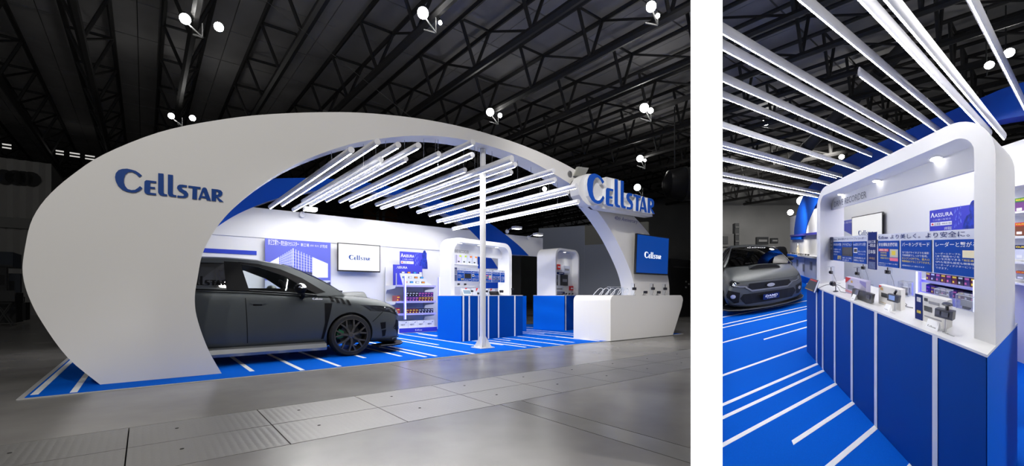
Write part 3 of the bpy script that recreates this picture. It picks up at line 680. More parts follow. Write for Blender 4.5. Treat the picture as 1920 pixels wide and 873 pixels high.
sx0 = Lv(745, 600, sv0)[0]; sx1 = Lv(818, 600, sv0)[0] + .02
lev = [Lv(770, y, sv0)[1] for y in (589, 566, 536)]
gondola(LF, sx0, sx1, sv0, sv1, .015, lev, Lv(760, 502, sv1)[1], 'white gondola shelf with blue LED uprights against the back wall', ['small patterned product box on the lowest row of the gondola by the car', 'small patterned product box in the double row of the gondola by the car', '', 'red upright box at the lower end of the gondola by the car', 'red upright box at the middle end of the gondola by the car', 'white carton on the plinth of the gondola by the car', 'tiered blue demonstration rack on top of the gondola by the car', 'small radar detector on the demonstration rack by the car'], 'gondola by the car')
(xa, za), (xb, zb_) = Lv(750, 502, 4.98), Lv(800, 474, 4.98)
assura(LF, xa, xb, 4.98, za, zb_, 'violet promotion panel with statue cutout above the gondola by the car')
# ------------------------------------------------------------------ counters with display frames
DOWNH = mat('downlight_rim', (.85, .85, .85), .4)
def display_counter(fr, L, D_, H_, stripes, label, name='display_counter', sw=.04, z0=.012):
    t = thing(name, label, 'counter', fr, (L / 2, D_ / 2, z0))
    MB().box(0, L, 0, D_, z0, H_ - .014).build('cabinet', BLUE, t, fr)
    MB().box(.004, L - .004, -.004, 0, z0, H_ - .014).build('front_panel', BLUE_SHADED, t, fr)
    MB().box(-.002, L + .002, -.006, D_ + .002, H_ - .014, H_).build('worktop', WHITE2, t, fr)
    for x in stripes: MB().box(x - sw / 2, x + sw / 2, -.008, -.0035, z0, H_ - .014).build('white_stripe', TAPE, t, fr)
    return t
def display_frame(fr, x0, x1, y0, y1, z0, z1, th, r, label, lights, title=None, hdr=None, yb=None, ri=None):
    t = thing('display_portal', label, 'frame', fr, ((x0 + x1) / 2, (y0 + y1) / 2, z0))
    o_ = rrect(x0, x1, z0, z1, r, 10)[:-2]; i_ = rrect(x0 + th, x1 - th, z0, z1 - th, ri or (r - th * .55), 10)[:-2]
    ring = [(x1, z0)] + o_ + [(x0, z0), (x0 + th, z0)] + i_[::-1] + [(x1 - th, z0)]
    o = MB().slab([ring], lambda x, z: (x, y0, z), lambda x, z: (x, y1, z)).build('surround', WHITE, t, fr, smooth=35)
    for x in lights:
        c = (x, y0 + (y1 - y0) * .38, z1 - th)
        o = MB().lathe([(.060, 0), (.060, -.006), (.046, -.008), (.046, 0)], c, 'z', 18).build('downlight', DOWNH, t, fr)
        MB().lathe([(.044, -.002), (.044, -.006)], c, 'z', 16).build('lens', DOWN, o, fr)
        l = bpy.data.lights.new('downlight_beam', 'SPOT'); l.energy = 2.4; l.spot_size = R(150); l.spot_blend = 1; l.shadow_soft_size = .12
        lo = bpy.data.objects.new('downlight_beam', l); COL.objects.link(lo); lo.location = fr.W((c[0], y0 + (y1 - y0) * .12, c[2] - .16))
    if hdr:
        h = MB().box(x0 + th, x1 - th, yb, yb + .03, hdr[0], z1 - th).build('header_panel', WHITE, t, fr)
        if title:
            text(title[0], title[1], title[2], title[3], title[4], lambda x, z: (x, yb - .003, z)).build('lettering', mat('grey_lettering', (.2, .21, .24), .5), h, fr)
    return t
CARDB = mat('card_blue', srgb(0, 66, 160), .6, spec=.1)
def info_card(fr, parent, x0, x1, y, z0, z1, title, lines, picture=None, nm='info_card'):
    w_, h = x1 - x0, z1 - z0
    c = MB().box(x0, x1, y - .006, y, z0, z1).build(nm, CARDB if nm == 'info_card' else NAVY, parent, fr)
    fn = lambda x, z: (x, y - .008, z)
    text(title, x0 + .05 * w_, x0 + .95 * w_, z0 + .79 * h, z0 + .93 * h, fn, bold=.008).build('card_title', PRINTW, c, fr)
    for s_ in lines: text(s_[1], x0 + s_[2] * w_, x0 + s_[3] * w_, z0 + s_[4] * h, z0 + s_[5] * h, fn).build('text_line', PRINTW if s_[0] == 'w' else PRINTY, c, fr)
    for (m, a, e_, p, q) in picture or []:
        MB().flat([[(x0 + a * w_, z0 + p * h), (x0 + e_ * w_, z0 + p * h), (x0 + e_ * w_, z0 + q * h), (x0 + a * w_, z0 + q * h)]], lambda x, z: (x, y - .0075, z)).build('picture', m, c, fr)
def boards(fr, X, y, Z, lab):
    """X(k) maps 0..1 across the display, Z(k) maps 0..1 from the board foot to its head"""
    t = thing('poster_board', lab[0], 'sign', fr, (X(.2), y, Z(0)))
    MB().box(X(.0), X(.425), y, y + .012, Z(.0), Z(1)).build('board', PALE, t, fr)
    b = MB(); logo_flat(lambda x, q: (X(.055) + x * (X(.10) - X(.055)), y - .004, Z(.86) + q * (X(.10) - X(.055)) * 1.0), b); b.build('logo', NAVY, t, fr)
    text('2016 進化するドライブレコーダー', X(.115), X(.415), Z(.86), Z(.94), lambda x, z: (x, y - .004, z), bold=.004).build('headline', NAVY, t, fr)
    s_ = MB().box(X(.0), X(.048), y - .006, y, Z(0), Z(1)).build('side_strip', mat('strip_grey', srgb(70, 80, 120), .4), t, fr)
    for i, q in enumerate(['自社工場', '一貫生産', '日本製']): text(q, X(.006), X(.042), Z(.76 - .15 * i), Z(.86 - .15 * i), lambda x, z: (x, y - .009, z)).build('strip_lettering', PRINTW, s_, fr)
    info_card(fr, t, X(.055), X(.165), y, Z(.02), Z(.79), 'GPSお知らせ機能', [('w', '前方車両のテールや', .08, .9, .55, .64), ('w', '信号機を検知して', .08, .8, .42, .51), ('w', 'お知らせします', .08, .5, .28, .37), ('y', '業界初', .52, .95, .06, .28)])
    info_card(fr, t, X(.172), X(.285), y, Z(.02), Z(.79), 'ナイトビジョン', [('w', '夜間やトンネルでも鮮明に', .06, .94, .14, .22), ('w', '明るく記録します', .06, .7, .03, .11)], [(mat('night_photo', srgb(34, 34, 40), .4, noise=.9, nscale=30), 0, 1, .28, .72)])
    info_card(fr, t, X(.292), X(.42), y, Z(.02), Z(.79), 'microSDのメンテナンス不要', [('w', '定期フォーマットが不要', .42, .95, .5, .58), ('w', 'ドライブレコーダー', .42, .95, .38, .46), ('w', '大切な映像を確実に残します', .08, .95, .2, .28), ('w', '長期間安心して使えます', .08, .85, .08, .16)], [(PRINTW, .06, .36, .46, .7), (DARK, .09, .33, .5, .66)])
    t2 = thing('poster_strip', lab[1], 'sign', fr, (X(.47), y, Z(-.08)))
    MB().box(X(.437), X(.505), y - .012, y, Z(-.12), Z(1.08)).build('board', NAVY, t2, fr)
    for i, (q, k) in enumerate([('自社工場', .72), ('一貫生産', .60), ('日本製', .38)]): text(q, X(.443), X(.499), Z(k), Z(k + .10 + .03 * (i == 2)), lambda x, z: (x, y - .014, z), bold=.005).build('lettering', PRINTW, t2, fr)
    text('3年保証', X(.447), X(.495), Z(.2), Z(.27), lambda x, z: (x, y - .014, z)).build('gold_lettering', mat('gold_print', srgb(200, 160, 90), .5), t2, fr)
    MB().box(X(.445), X(.497), y - .014, y - .012, Z(-.10), Z(.12)).build('factory_picture', mat('factory_photo', srgb(70, 88, 140), .4, noise=.5, nscale=40), t2, fr)
    t3 = thing('poster_board', lab[2], 'sign', fr, (X(.75), y, Z(0)))
    MB().box(X(.512), X(1.0), y, y + .012, Z(.0), Z(1)).build('board', PALE, t3, fr)
    b = MB(); logo_flat(lambda x, q: (X(.518) + x * (X(.585) - X(.518)), y - .004, Z(.85) + q * (X(.585) - X(.518))), b); b.build('logo', NAVY, t3, fr)
    text('より美しく。より安全に。', X(.60), X(.965), Z(.84), Z(.97), lambda x, z: (x, y - .004, z), bold=.006).build('headline', NAVY, t3, fr)
    info_card(fr, t3, X(.515), X(.655), y, Z(.02), Z(.79), '安全運転支援機能', [('w', '※道路状況などにより動作しない場合', .05, .95, .1, .15), ('w', 'があります', .05, .4, .03, .08), ('w', '3種類の警告', .08, .5, .60, .68), ('y', '前方衝突警告', .14, .45, .50, .57), ('y', '車線逸脱', .14, .45, .40, .47), ('y', '発進お知らせ', .14, .6, .29, .36)], [(PRINTR, .04, .54, .59, .69), (mat('road_photo', srgb(190, 190, 180), .4), .6, .97, .38, .68), (PRINTY, .68, .86, .46, .62), (mat('pink_tag', srgb(235, 110, 140), .5), .6, .97, .24, .36)])
    info_card(fr, t3, X(.667), X(.822), y, Z(.02), Z(.79), 'パーキングモード', [('w', '当て逃げやイタズラを撮影', .06, .94, .55, .62), ('w', '可能範囲でしっかり監視。', .06, .90, .45, .52), ('y', 'エンジンOFFでも、最大12', .05, .95, .34, .42), ('y', '時間録画をすることができます。', .05, .97, .24, .31), ('w', '※使用状況により異なります', .05, .8, .10, .15)])
    info_card(fr, t3, X(.833), X(.998), y, Z(.02), Z(.79), 'レーダーと繋がる', [('w', 'レーダーとケーブル', .05, .62, .56, .62), ('w', '1本で機能やリモ', .05, .60, .48, .54), ('w', 'コンを共有できる', .05, .62, .40, .46), ('y', '「相互通信」', .66, .97, .40, .46), ('w', 'GPSも電源も設定も映像確認', .05, .97, .31, .37), ('w', 'レーダーディテクターにリンク', .05, .97, .22, .28), ('w', 'できます。', .05, .35, .13, .19)], [(mat('inset_cream', srgb(235, 225, 190), .4), .66, .97, .5, .7)])
# small goods --------------------------------------------------------
def dashcam(fr, x, y, z, s, label, group=None, stand='foot', parent=None, flip=1, h=.10):
    t = thing('dash_camera', label, 'camera', fr, (x, y, z), group)
    if stand == 'foot':
        MB().lathe([(.035 * s, 0), (.03 * s, .004 * s), (.006 * s, .012 * s)], (x, y, z), 'z', 12).build('foot', BLACK, t, fr)
        MB().tube([(x, y, z + .008), (x, y, z + h)], .006 * s, 6).build('stem', BLACK, t, fr)
    else:
        MB().box(x - .05 * s, x + .05 * s, y, y + .004, z, z + h + .10 * s).build('clear_stand', ACRYL, t, fr)
        MB().box(x - .05 * s, x + .05 * s, y - .08 * s, y, z + h + .09 * s, z + h + .10 * s).build('stand_roof', ACRYL, t, fr)
        MB().tube([(x, y - .04 * s, z + h + .09 * s), (x, y - .04 * s, z + h + .02)], .008 * s, 6).build('stem', BLACK, t, fr)
    o = MB(); o.slab([rrect(x - .045 * s, x + .045 * s, z + h - .025 * s, z + h + .025 * s, .012 * s, 3, True)], lambda a, c: (a, y - .055 * s, c), lambda a, c: (a, y - .025 * s, c)); o.build('body', BLACK, t, fr)
    MB().lathe([(.018 * s, 0), (.016 * s, -.014 * s), (.010 * s, -.016 * s)], (x - .02 * s, y - .055 * s, z + h), 'y', 12).build('lens', mat('lens_glass', (.02, .02, .04), .08), t, fr)
    MB().tube([(x + .03 * s, y - .03 * s, z + h), (x + .07 * s, y, z + h * .5), (x + .06 * s, y + .03, z + .004), (x + .15 * s, y + .05, z + .004)], .0025 * s, 4).build('cable', BLACK, t, fr)
    return t
def pack(fr, x0, x1, y0, y1, z0, z1, label, face, deco, group=None):
    t = thing('product_box', label, 'box', fr, ((x0 + x1) / 2, (y0 + y1) / 2, z0), group); w_, h = x1 - x0, z1 - z0
    MB().box(x0, x1, y0, y1, z0, z1).build('carton', face, t, fr)
    for nm, m, pts in deco: MB().flat([[(x0 + a * w_, z0 + b_ * h) for a, b_ in pts]], lambda x, z: (x, y0 - .002, z)).build(nm, m, t, fr)
    return t
def label_card(fr, x, y, z, w_, label, group):
    t = thing('price_label', label, 'label', fr, (x, y, z), group)
    MB().prism([(y, z), (y + .05, z), (y + .035, z + .05), (y + .03, z + .05)], lambda a, c: (x - w_ / 2, a, c), lambda a, c: (x + w_ / 2, a, c)).build('card', PRINTW, t, fr)
    b = MB(); logo_flat(lambda a, q: (x - w_ * .35 + a * w_ * .7, y + .002 + q * w_ * .3, z + .012 + q * w_ * .5), b); b.build('logo', DARK, t, fr)
def tablet(fr, x, y, z, w_, h, label, lean=.06):
    t = thing('tilted_tablet', label, 'tablet', fr, (x, y, z))
    S_ = lambda c: y + lean * (c - z) / h
    MB().slab([rrect(x - w_ / 2, x + w_ / 2, z + .01, z + h, .012, 3, True)], lambda a, c: (a, S_(c), c), lambda a, c: (a, S_(c) + .012, c)).build('case', PRINTW, t, fr)
    MB().flat([[(x - w_ * .44, z + .03), (x + w_ * .44, z + .03), (x + w_ * .44, z + h - .02), (x - w_ * .44, z + h - .02)]], lambda a, c: (a, S_(c) - .003, c)).build('display', mat('tablet_display', (.25, .35, .45), .15), t, fr)
    for s in (-1, 1): MB().prism([(y + .0, z), (y + .10, z), (y + .05, z + h * .7)], lambda a, c: (x + s * w_ * .5 - .006, a, c), lambda a, c: (x + s * w_ * .5 + .006, a, c)).build('stand', ALU, t, fr)
def case(fr, x0, x1, y0, y1, z0, z1, label, group=None):       # clear acrylic cover
    t = thing('acrylic_case', label, 'case', fr, ((x0 + x1) / 2, (y0 + y1) / 2, z0), group); e = .004
    for nm, q in (('front_pane', (x0, x1, y0, y0 + e, z0, z1)), ('back_pane', (x0, x1, y1 - e, y1, z0, z1)), ('side_pane', (x0, x0 + e, y0, y1, z0, z1)), ('side_pane', (x1 - e, x1, y0, y1, z0, z1)), ('top_pane', (x0, x1, y0, y1, z1 - e, z1))): MB().box(*q).build(nm, ACRYL, t, fr)
    EDG = mat('acrylic_edge', (.75, .78, .85), .2)
    b = MB()
    for p, q in [((x0, y0, z1), (x1, y0, z1)), ((x0, y1, z1), (x1, y1, z1)), ((x0, y0, z1), (x0, y1, z1)), ((x1, y0, z1), (x1, y1, z1)), ((x0, y0, z0), (x0, y0, z1)), ((x1, y0, z0), (x1, y0, z1))]: b.tube([p, q], .003, 4)
    b.build('polished_edges', EDG, t, fr); return t
# ------------------------------------------------------------------ main counter on the left stand
m0, m1 = Lg(865, 641), Lg(980, 629); MA = math.atan2(m1[1] - m0[1], m1[0] - m0[0]); ML = math.hypot(m1[0] - m0[0], m1[1] - m0[1])
MF = Fr(m0, MA); MD = .78
display_counter(MF, ML, MD, 1.0, [MF.pv(x, 600, 0)[0] for x in (868.5, 879.5, 897, 915.5, 934.5, 965)], 'blue counter with white vertical stripes behind the white post', sw=.042)
yf, yb = .34, .72
fx0, fx1 = MF.pv(843.5, 500, yf)[0], MF.pv(970, 500, yf)[0]; fz1 = MF.pv(861, 445, yf)[1]
fx0 = max(fx0, .01); fx1 = min(fx1, ML - .02)
h0 = MF.pv(850, 477, .6)[1]
display_frame(MF, fx0, fx1, yf, yb, 1.0, fz1, .10, .27, 'rounded white display frame on the striped counter behind the post', [fx0 + (fx1 - fx0) * k for k in (.2, .5, .8)], ('DRIVE RECORDER', fx0 + .25, fx0 + .75, h0 + .05, h0 + .12), (h0,), .58)
bx0, bx1 = MF.pv(851, 510, .5)[0], MF.pv(954, 520, .5)[0]; bz0, bz1 = MF.pv(870, 527, .5)[1], MF.pv(870, 502, .5)[1]
boards(MF, lambda k: bx0 + (bx1 - bx0) * k, .50, lambda k: bz0 + (bz1 - bz0) * k, ['pale poster board with three blue cards and side strip in the frame behind the post', 'narrow navy poster strip in the frame behind the post', 'pale poster board with large headline and three cards in the frame behind the post'])
sz = MF.pv(870, 495, .6)[1]; sz2 = MF.pv(870, 535, .6)[1]
sh = thing('display_shelf', 'white shelf board with small packs across the frame behind the post', 'shelf', MF, (.7, .6, sz)); MB().box(fx0 + .10, fx0 + .95, .46, .70, sz - .025, sz).build('board', WHITE2, sh, MF)
sh = thing('display_shelf', 'lower white shelf board with camera parts in the frame behind the post', 'shelf', MF, (.7, .6, sz2)); MB().box(fx0 + .10, fx0 + .95, .56, .70, sz2 - .02, sz2).build('board', WHITE2, sh, MF)
LIME = mat('lime_print', srgb(190, 220, 60), .5); ORNG = mat('orange_print', srgb(240, 130, 40), .5); LILAC = mat('lilac_print', srgb(205, 200, 225), .5)
for i, (m, lb_) in enumerate([(LIME, 'white blister pack with lime corner, first on the upper shelf behind the post'), (LIME, 'white blister pack with lime corner, second on the upper shelf behind the post'), (LIME, 'white blister pack with lime corner, third on the upper shelf behind the post'), (ORNG, 'white blister pack with orange corner beside the post on the upper shelf'), (ORNG, 'white blister pack with orange corner at the shelf end past the post')]):
    x = fx0 + .14 + .165 * i
    pack(MF, x, x + .13, .49, .54, sz + .001, sz + .19, lb_, PALE if i != 1 else LILAC, [('corner', m, [(.55, .8), (1, .8), (1, 1), (.55, 1)] if i else [(.1, .8), (.7, .8), (.7, 1), (.1, 1)]), ('device_print', DARK, [(.2, .15), (.6, .15), (.6, .3), (.2, .3)])])
for i in range(3):
    dashcam(MF, fx0 + .25 + .2 * i, .62, sz2 + .001, .7, 'tiny camera on the lower shelf of the frame behind the post', 'tiny cameras on the lower shelf', h=.03)
for i, (x, lb_) in enumerate([(fx0 + .24, 'white camera box with red corner on the counter left of the post'), (fx0 + .58, 'white camera box with red corner on the counter nearest the post')]):
    pack(MF, x, x + .17, .22, .30, 1.0005, 1.16, lb_, PALE, [('red_corner', PRINTR, [(.35, 1), (.35, .5), (.75, 1)]), ('device_print', DARK, [(.55, .1), (.95, .1), (.95, .4), (.55, .4)])])
tablet(MF, fx0 + .22, .04, 1.0005, .24, .13, 'tilted tablet in a white case at the counter corner left of the post')
for i, (x, y, s, lb_) in enumerate([(fx0 + .42, .16, .8, 'small dash camera on a foot left of the white post'), (fx0 + .74, .14, .8, 'dash camera with mirror body close to the white post'), (fx0 + .92, .2, .9, 'dash camera right after the white post on the striped counter'), (fx0 + 1.42, .2, 1.2, 'dash camera on the bare right half of the striped counter'), (fx0 + 1.75, .12, .9, 'black dash camera at the right corner of the striped counter')]):
    dashcam(MF, x, y, 1.0005, s, lb_, h=.09 if i != 4 else .15)
mm = thing('mirror_monitor', 'black mirror monitor lying on the striped counter past the white post', 'monitor', MF, (fx0 + 1.15, .1, 1.0)); MB().slab([rrect(fx0 + 1.0, fx0 + 1.3, 1.0005, 1.09, .015, 3, True)], lambda x, z: (x, .10 + (z - 1) * .4, z), lambda x, z: (x, .13 + (z - 1) * .4, z)).build('body', BLACK, mm, MF)
MB().box(fx0 + 1.02, fx0 + 1.2, .118, .12, 1.03, 1.08).build('reflection_glass', mat('mirror_glass', (.05, .05, .06), .05), mm, MF)
pack(MF, fx0 + 1.02, fx0 + 1.26, .22, .32, 1.0005, 1.15, 'low white camera box with red corner behind the black mirror monitor', PALE, [('red_corner', PRINTR, [(.35, 1), (.35, .6), (.65, 1)])])
# low blue wall running back from the counter's right end
o = MB().box(8.02, 9.1, 3.12, 3.2, .016, .98).build('low_partition', BLUE, None, LF); tag(o, 'low blue partition between the two striped counters', 'partition')
# ------------------------------------------------------------------ small counter
s0, s1 = Lg(1058, 620), Lg(1085, 617); SA = math.atan2(s1[1] - s0[1], s1[0] - s0[0]); SF = Fr(s0, SA); SL = 1.15
display_counter(SF, SL, 1.08, 1.0, [SF.pv(x, 590, 0)[0] for x in (1060.5, 1080)], 'small blue striped counter next to the white reception counter', sw=.045)
yf, yb = .3, .95
fx0, fx1 = SF.pv(1036, 500, yf)[0], SF.pv(1086, 500, yf)[0]; fz1 = SF.pv(1050, 464.5, yf)[1]
display_frame(SF, max(fx0, .01), fx1, yf, yb, 1.0, fz1, .06, .26, 'narrow rounded white display frame on the small striped counter', [fx0 + (fx1 - fx0) * k for k in (.3, .7)])
xp0, xp1 = SF.pv(1040, 500, .47)[0], SF.pv(1070, 500, .47)[0]
pb = thing('pegboard', 'white slotted back panel inside the narrow display frame', 'panel', SF, ((xp0 + xp1) / 2, .52, 1.0)); MB().box(max(fx0, .01) + .065, fx1 - .065, .52, .55, 1.0005, fz1 - .09).build('panel', WHITE2, pb, SF)
for i, (px, py, w_, h_, m, lb_) in enumerate([(1042, 500, 5, 9, ORNG, 'small orange printed card high in the narrow frame'), (1048, 500, 6, 9, PRINTR, 'small red and black portrait card high in the narrow frame'), (1063, 505, 12, 13, PALE, 'pale green printed card in the narrow frame'), (1052, 512, 12, 3, NAVY, 'navy lettered shelf strip in the narrow frame'), (1042.5, 525, 7, 20, DARK, 'dark hanging pouch at the left of the narrow frame'), (1059, 525, 12, 20, DARK, 'large dark grey hanging pouch in the narrow frame'), (1049, 541, 15, 12, PALE, 'clear blister pack hanging low in the narrow frame'), (1050, 549, 18, 5, NAVY, 'navy striped base strip in the narrow frame'), (1072.5, 540, 6, 8, PRINTR, 'red and white card leaning at the right of the narrow frame')]):
    a, c = SF.pv(px - w_ / 2, py + h_ / 2, .47); a2, c2 = SF.pv(px + w_ / 2, py - h_ / 2, .47)
    pack(SF, a, a2, .47, .519, c, c2, lb_, m, [('print', PRINTW if m in (NAVY, PRINTR) else mat('mid_grey', (.3, .3, .32), .5), [(.15, .35), (.85, .35), (.85, .6), (.15, .6)])])
for i in range(4): dashcam(SF, .1 + .17 * i, .14, 1.0005, .8, 'small black accessory on a foot along the small striped counter', 'accessories on the small counter', h=.04)
# ------------------------------------------------------------------ white reception counter at the right leg
wc = thing('reception_counter', 'white reception counter with rounded ends beneath the right arch leg', 'counter', LF, (10, .3, .012))
R0 = rrect(8.76, 11.64, .012, 1.0, .13, 8)[:-2]
pts = [(p[0], p[1]) for p in R0]; pts = [(x - (max(0, .87 - z)) * .55 if x > 11 else x, z) for x, z in pts] + [(8.76, .012), (11.17, .012)]
pts = [p for p in R0] + [(8.76, .012), (11.18, .012), (11.58, .70)]
MB().prism(pts, lambda u, z: (u, -.05, z), lambda u, z: (u - (.155 if u < 9 else 0), .436, z)).build('body', ARCHW, wc, LF, smooth=35)
MB().prism(rrect(8.76, 9.3, .012, 1.0, .13, 8)[:-2] + [(8.76, .012), (9.3, .012)], lambda u, z: (u - (.155 if u < 9 else 0), .437, z), lambda u, z: (u - (.27 if u < 9 else 0), .78, z)).build('return_wing', ARCHW, wc, LF, smooth=35)
for i, (px, w_, lb_) in enumerate([(1128, 14, 'clear acrylic loop stand at the near end of the white counter'), (1150, 15, 'larger clear acrylic wave stand on the white counter'), (1168, 9, 'short clear acrylic stand on the white counter')]):
    u, _ = Lv(px, 548, .2); w2 = w_ / 80
    t = thing('acrylic_stand', lb_, 'stand', LF, (u, .2, 1.0))
    path = [(u - w2, .2, 1.009), (u - w2 * .4, .2, 1.09), (u + w2 * .2, .2, 1.15), (u + w2 * .7, .2, 1.14), (u + w2 * .8, .2, 1.07), (u + w2 * .4, .2, 1.009)]
    b = MB(); sp = spline(path, 5); n = len(sp)
    b.add([(p[0], .12, p[2]) for p in sp] + [(p[0], .28, p[2]) for p in sp], [(k, k + 1, n + k + 1, n + k) for k in range(n - 1)]); b.build('sheet', ACRYL, t, LF)
    for y in (.12, .28): MB().tube([(p[0], y, p[2]) for p in sp], .008, 5).build('polished_edge', mat('acrylic_edge', (.75, .78, .85), .2), t, LF)
case(LF, Lv(1141, 545, .36)[0], Lv(1166, 545, .36)[0], .31, .40, 1.0005, 1.19, 'lilac-tinted clear acrylic case on the white counter')
for i, (px, h, lb_) in enumerate([(1186, .15, 'dash camera on a clear stand beside the arch leg foot'), (1207, .07, 'tilted dash camera left below the blue screen'), (1221, .16, 'dash camera on a clear stand below the blue screen'), (1232, .07, 'tilted dash camera right below the blue screen'), (1244, .16, 'dash camera at the outer end of the white counter')]):
    u, _ = Lv(px, 545, .15); dashcam(LF, u, .15, 1.0005, 1.25, lb_, stand='clear' if h > .1 else 'foot', h=h)
# ------------------------------------------------------------------ raised sign
sg = thing('raised_sign', 'raised white sign board with thick blue word mark on the arch shoulder', 'sign', LF, (9.4, .3, 2.87))
cv = lambda x, y: Lv(1080 + x * .1374, 300 + y * .1374, .10)
PL = [cv(*p) for p in [(30, 400), (45, 300), (90, 225), (145, 190), (195, 187), (255, 215), (310, 290), (415, 355), (415, 228), (580, 265), (585, 425), (700, 455), (985, 515), (1010, 560), (1045, 770), (850, 735), (620, 700), (430, 670), (350, 655), (300, 610), (230, 625), (160, 610), (90, 545), (45, 470)]]
MB().slab([PL], lambda u, z: (u, .10, z), lambda u, z: (u, .34, z)).build('board', [WHITE], sg, LF)
MB().slab([[(p[0], p[1]) for p in PL]], lambda u, z: (9.3 + (u - 9.3) * .97, .34, 3.2 + (z - 3.2) * .93), lambda u, z: (9.3 + (u - 9.3) * .97, .436, 3.2 + (z - 3.2) * .93)).build('fixing_box', DARK, sg, LF)
u0, u1 = cv(105, 400)[0], cv(1030, 700)[0]; zb_ = cv(1030, 752)[1]; zt = cv(575, 285)[1]
zc = cv(200, 215)[1]
SBL = mat('sign_blue', srgb(24, 92, 205), .3); SED = mat('sign_edge', (.6, .6, .62), .4)
logo(sg, SBL, lambda x, y, t: (u0 + x * (u1 - u0), .098 - t, zb_ + y / LOGO_H * (max(zc, zt) - zb_)), .09, LF, m2=PRINTW)
# sign lamp on the arch
u, z = cv(110, 130); lp = thing('sign_floodlight', 'metal floodlight with square shade fixed on the arch behind the sign', 'lamp', LF, (u, .5, z))
pp = [cv(*p) for p in [(180, 45), (320, 65), (265, 175), (115, 175)]]
MB().slab([pp], lambda a, c: (a, .40, c), lambda a, c: (a, .47, c)).build('shade', mat('shade_grey', (.42, .42, .38), .4, .3), lp, LF)
MB().tube([(u, .55, z - .15), (u + .05, .5, z - .02), (u + .12, .46, z + .02)], .03, 6).build('arm', ALU, lp, LF)
MB().lathe([(.075, -.06), (.09, 0), (.075, .06)], (cv(80, 145)[0], .5, cv(80, 145)[1]), 'y', 14).build('motor', STEEL, lp, LF)
# ------------------------------------------------------------------ the car (built once in its own metres: x forward from the front axle, y left, z up)
CARP = mat('matte_grey_wrap', (.07, .079, .084), .36, .4)
CARD_ = mat('car_black_trim', (.006, .006, .007), .5, spec=.15)
RUB = mat('tyre_rubber', (.012, .012, .013), .7)
RIM = mat('gunmetal_rim', (.11, .105, .10), .3, .8)
CHR = mat('bright_chrome', (.75, .75, .78), .12, 1)
SILL = mat('silver_sill', (.27, .28, .29), .32, .7)
TINT = glass('tinted_glass', (.10, .11, .12), .06); CLEAR = glass('car_glass', (.90, .93, .90), .04); WIND = glass('windscreen_glass', (.07, .075, .08), .05)
LENSG = glass('lamp_glass', (.55, .58, .62), .12)
SEATM = mat('seat_fabric', (.03, .03, .032), .8)
ST = [(-3.42,.50,.62,.70,.72,.64,.98,.5,1.02,1.03),(-3.30,.32,.74,.82,.70,.76,1.04,.6,1.08,1.09),(-2.9,.22,.82,.89,.66,.83,1.08,.66,1.10,1.10),(-2.2,.18,.85,.90,.62,.855,1.07,.70,1.085,1.085),(-1.4,.17,.85,.895,.60,.855,1.045,.70,1.06,1.06),(-.7,.17,.85,.895,.60,.855,1.0,.72,1.03,1.03),(-.25,.17,.85,.90,.60,.86,.97,.72,1.005,1.03),(.15,.17,.85,.905,.58,.855,.93,.66,.975,1.0),(.45,.17,.84,.895,.56,.83,.88,.62,.94,.965),(.66,.16,.84,.885,.53,.81,.83,.60,.90,.93),(.80,.15,.80,.85,.50,.77,.775,.58,.85,.88),(.90,.14,.70,.755,.48,.68,.72,.54,.80,.825),(.97,.14,.52,.57,.46,.53,.69,.44,.745,.765),(1.01,.14,.34,.39,.45,.38,.66,.30,.70,.71)]
def car_body():
    V, Fc = [], []
    for (x, zb, ys, ym, zm, yk, zk, y5, z5, z6) in ST:
        half = [(0, zb), (ys * .85, zb), (ys, zb + .05), (ym, zm), (yk, zk), (y5, z5), (0, z6)]
        ring = half + [(-y, z) for y, z in half[5:0:-1]]; V += [(x, y, z) for y, z in ring]
    n = 12
    for i in range(len(ST) - 1):
        for k in range(n): Fc.append((i * n + k, i * n + (k + 1) % n, (i + 1) * n + (k + 1) % n, (i + 1) * n + k))
    for base in (0, (len(ST) - 1) * n):
        r_ = list(range(base, base + n)); Fc += [(r_[k], r_[k + 1], r_[(11 - k) % 12 if k else 11], r_[(12 - k) % 12]) if False else (r_[k], r_[k + 1], r_[n - 1 - k], r_[(n - k) % n]) for k in range(1, 5)] + [(r_[0], r_[1], r_[11]), (r_[5], r_[6], r_[7])]
    me = bpy.data.meshes.new('b'); me.from_pydata(V, [], Fc); bm = bmesh.new(); bm.from_mesh(me); bmesh.ops.recalc_face_normals(bm, faces=bm.faces); bm.to_mesh(me); bm.free()
    o = bpy.data.objects.new('b', me); COL.objects.link(o); s = o.modifiers.new('s', 'SUBSURF'); s.levels = 2; s.render_levels = 2
    cs = []
    for x in (0, -2.65):
        for sd in (-1, 1):
            b = MB().lathe([(.375, -.2), (.375, .2)], (x, sd * .80, .335), 'y', 36); c = b.build('c', CARP); c.location = (0, 0, 0); c.data.transform(Matrix.Translation((x, sd * .80 , .335)) @ Matrix.Translation((-x, -sd * .80, -.335)))
            # rebuild in place
            me2 = bpy.data.meshes.new('c2'); me2.from_pydata([Vector(v) for v in b.v], [], b.f); bm = bmesh.new(); bm.from_mesh(me2); bmesh.ops.recalc_face_normals(bm, faces=bm.faces); bm.to_mesh(me2); bm.free(); c.data = me2
            m = o.modifiers.new('k', 'BOOLEAN'); m.object = c; m.operation = 'DIFFERENCE'; m.solver = 'EXACT'; cs.append(c)
    dg = bpy.context.evaluated_depsgraph_get(); dg.update(); out = bpy.data.meshes.new_from_object(o.evaluated_get(dg))
    b = MB(); b.add([tuple(v.co) for v in out.vertices], [tuple(p.vertices) for p in out.polygons])
    for q in cs + [o]: bpy.data.objects.remove(q)
    bm = bmesh.new(); bm.from_mesh(out); tree = BVHTree.FromBMesh(bm); bm.free()
    return b, tree
CB, CT = car_body()
CPARTS = []      # (key, name, MB, material, parent key, smooth)
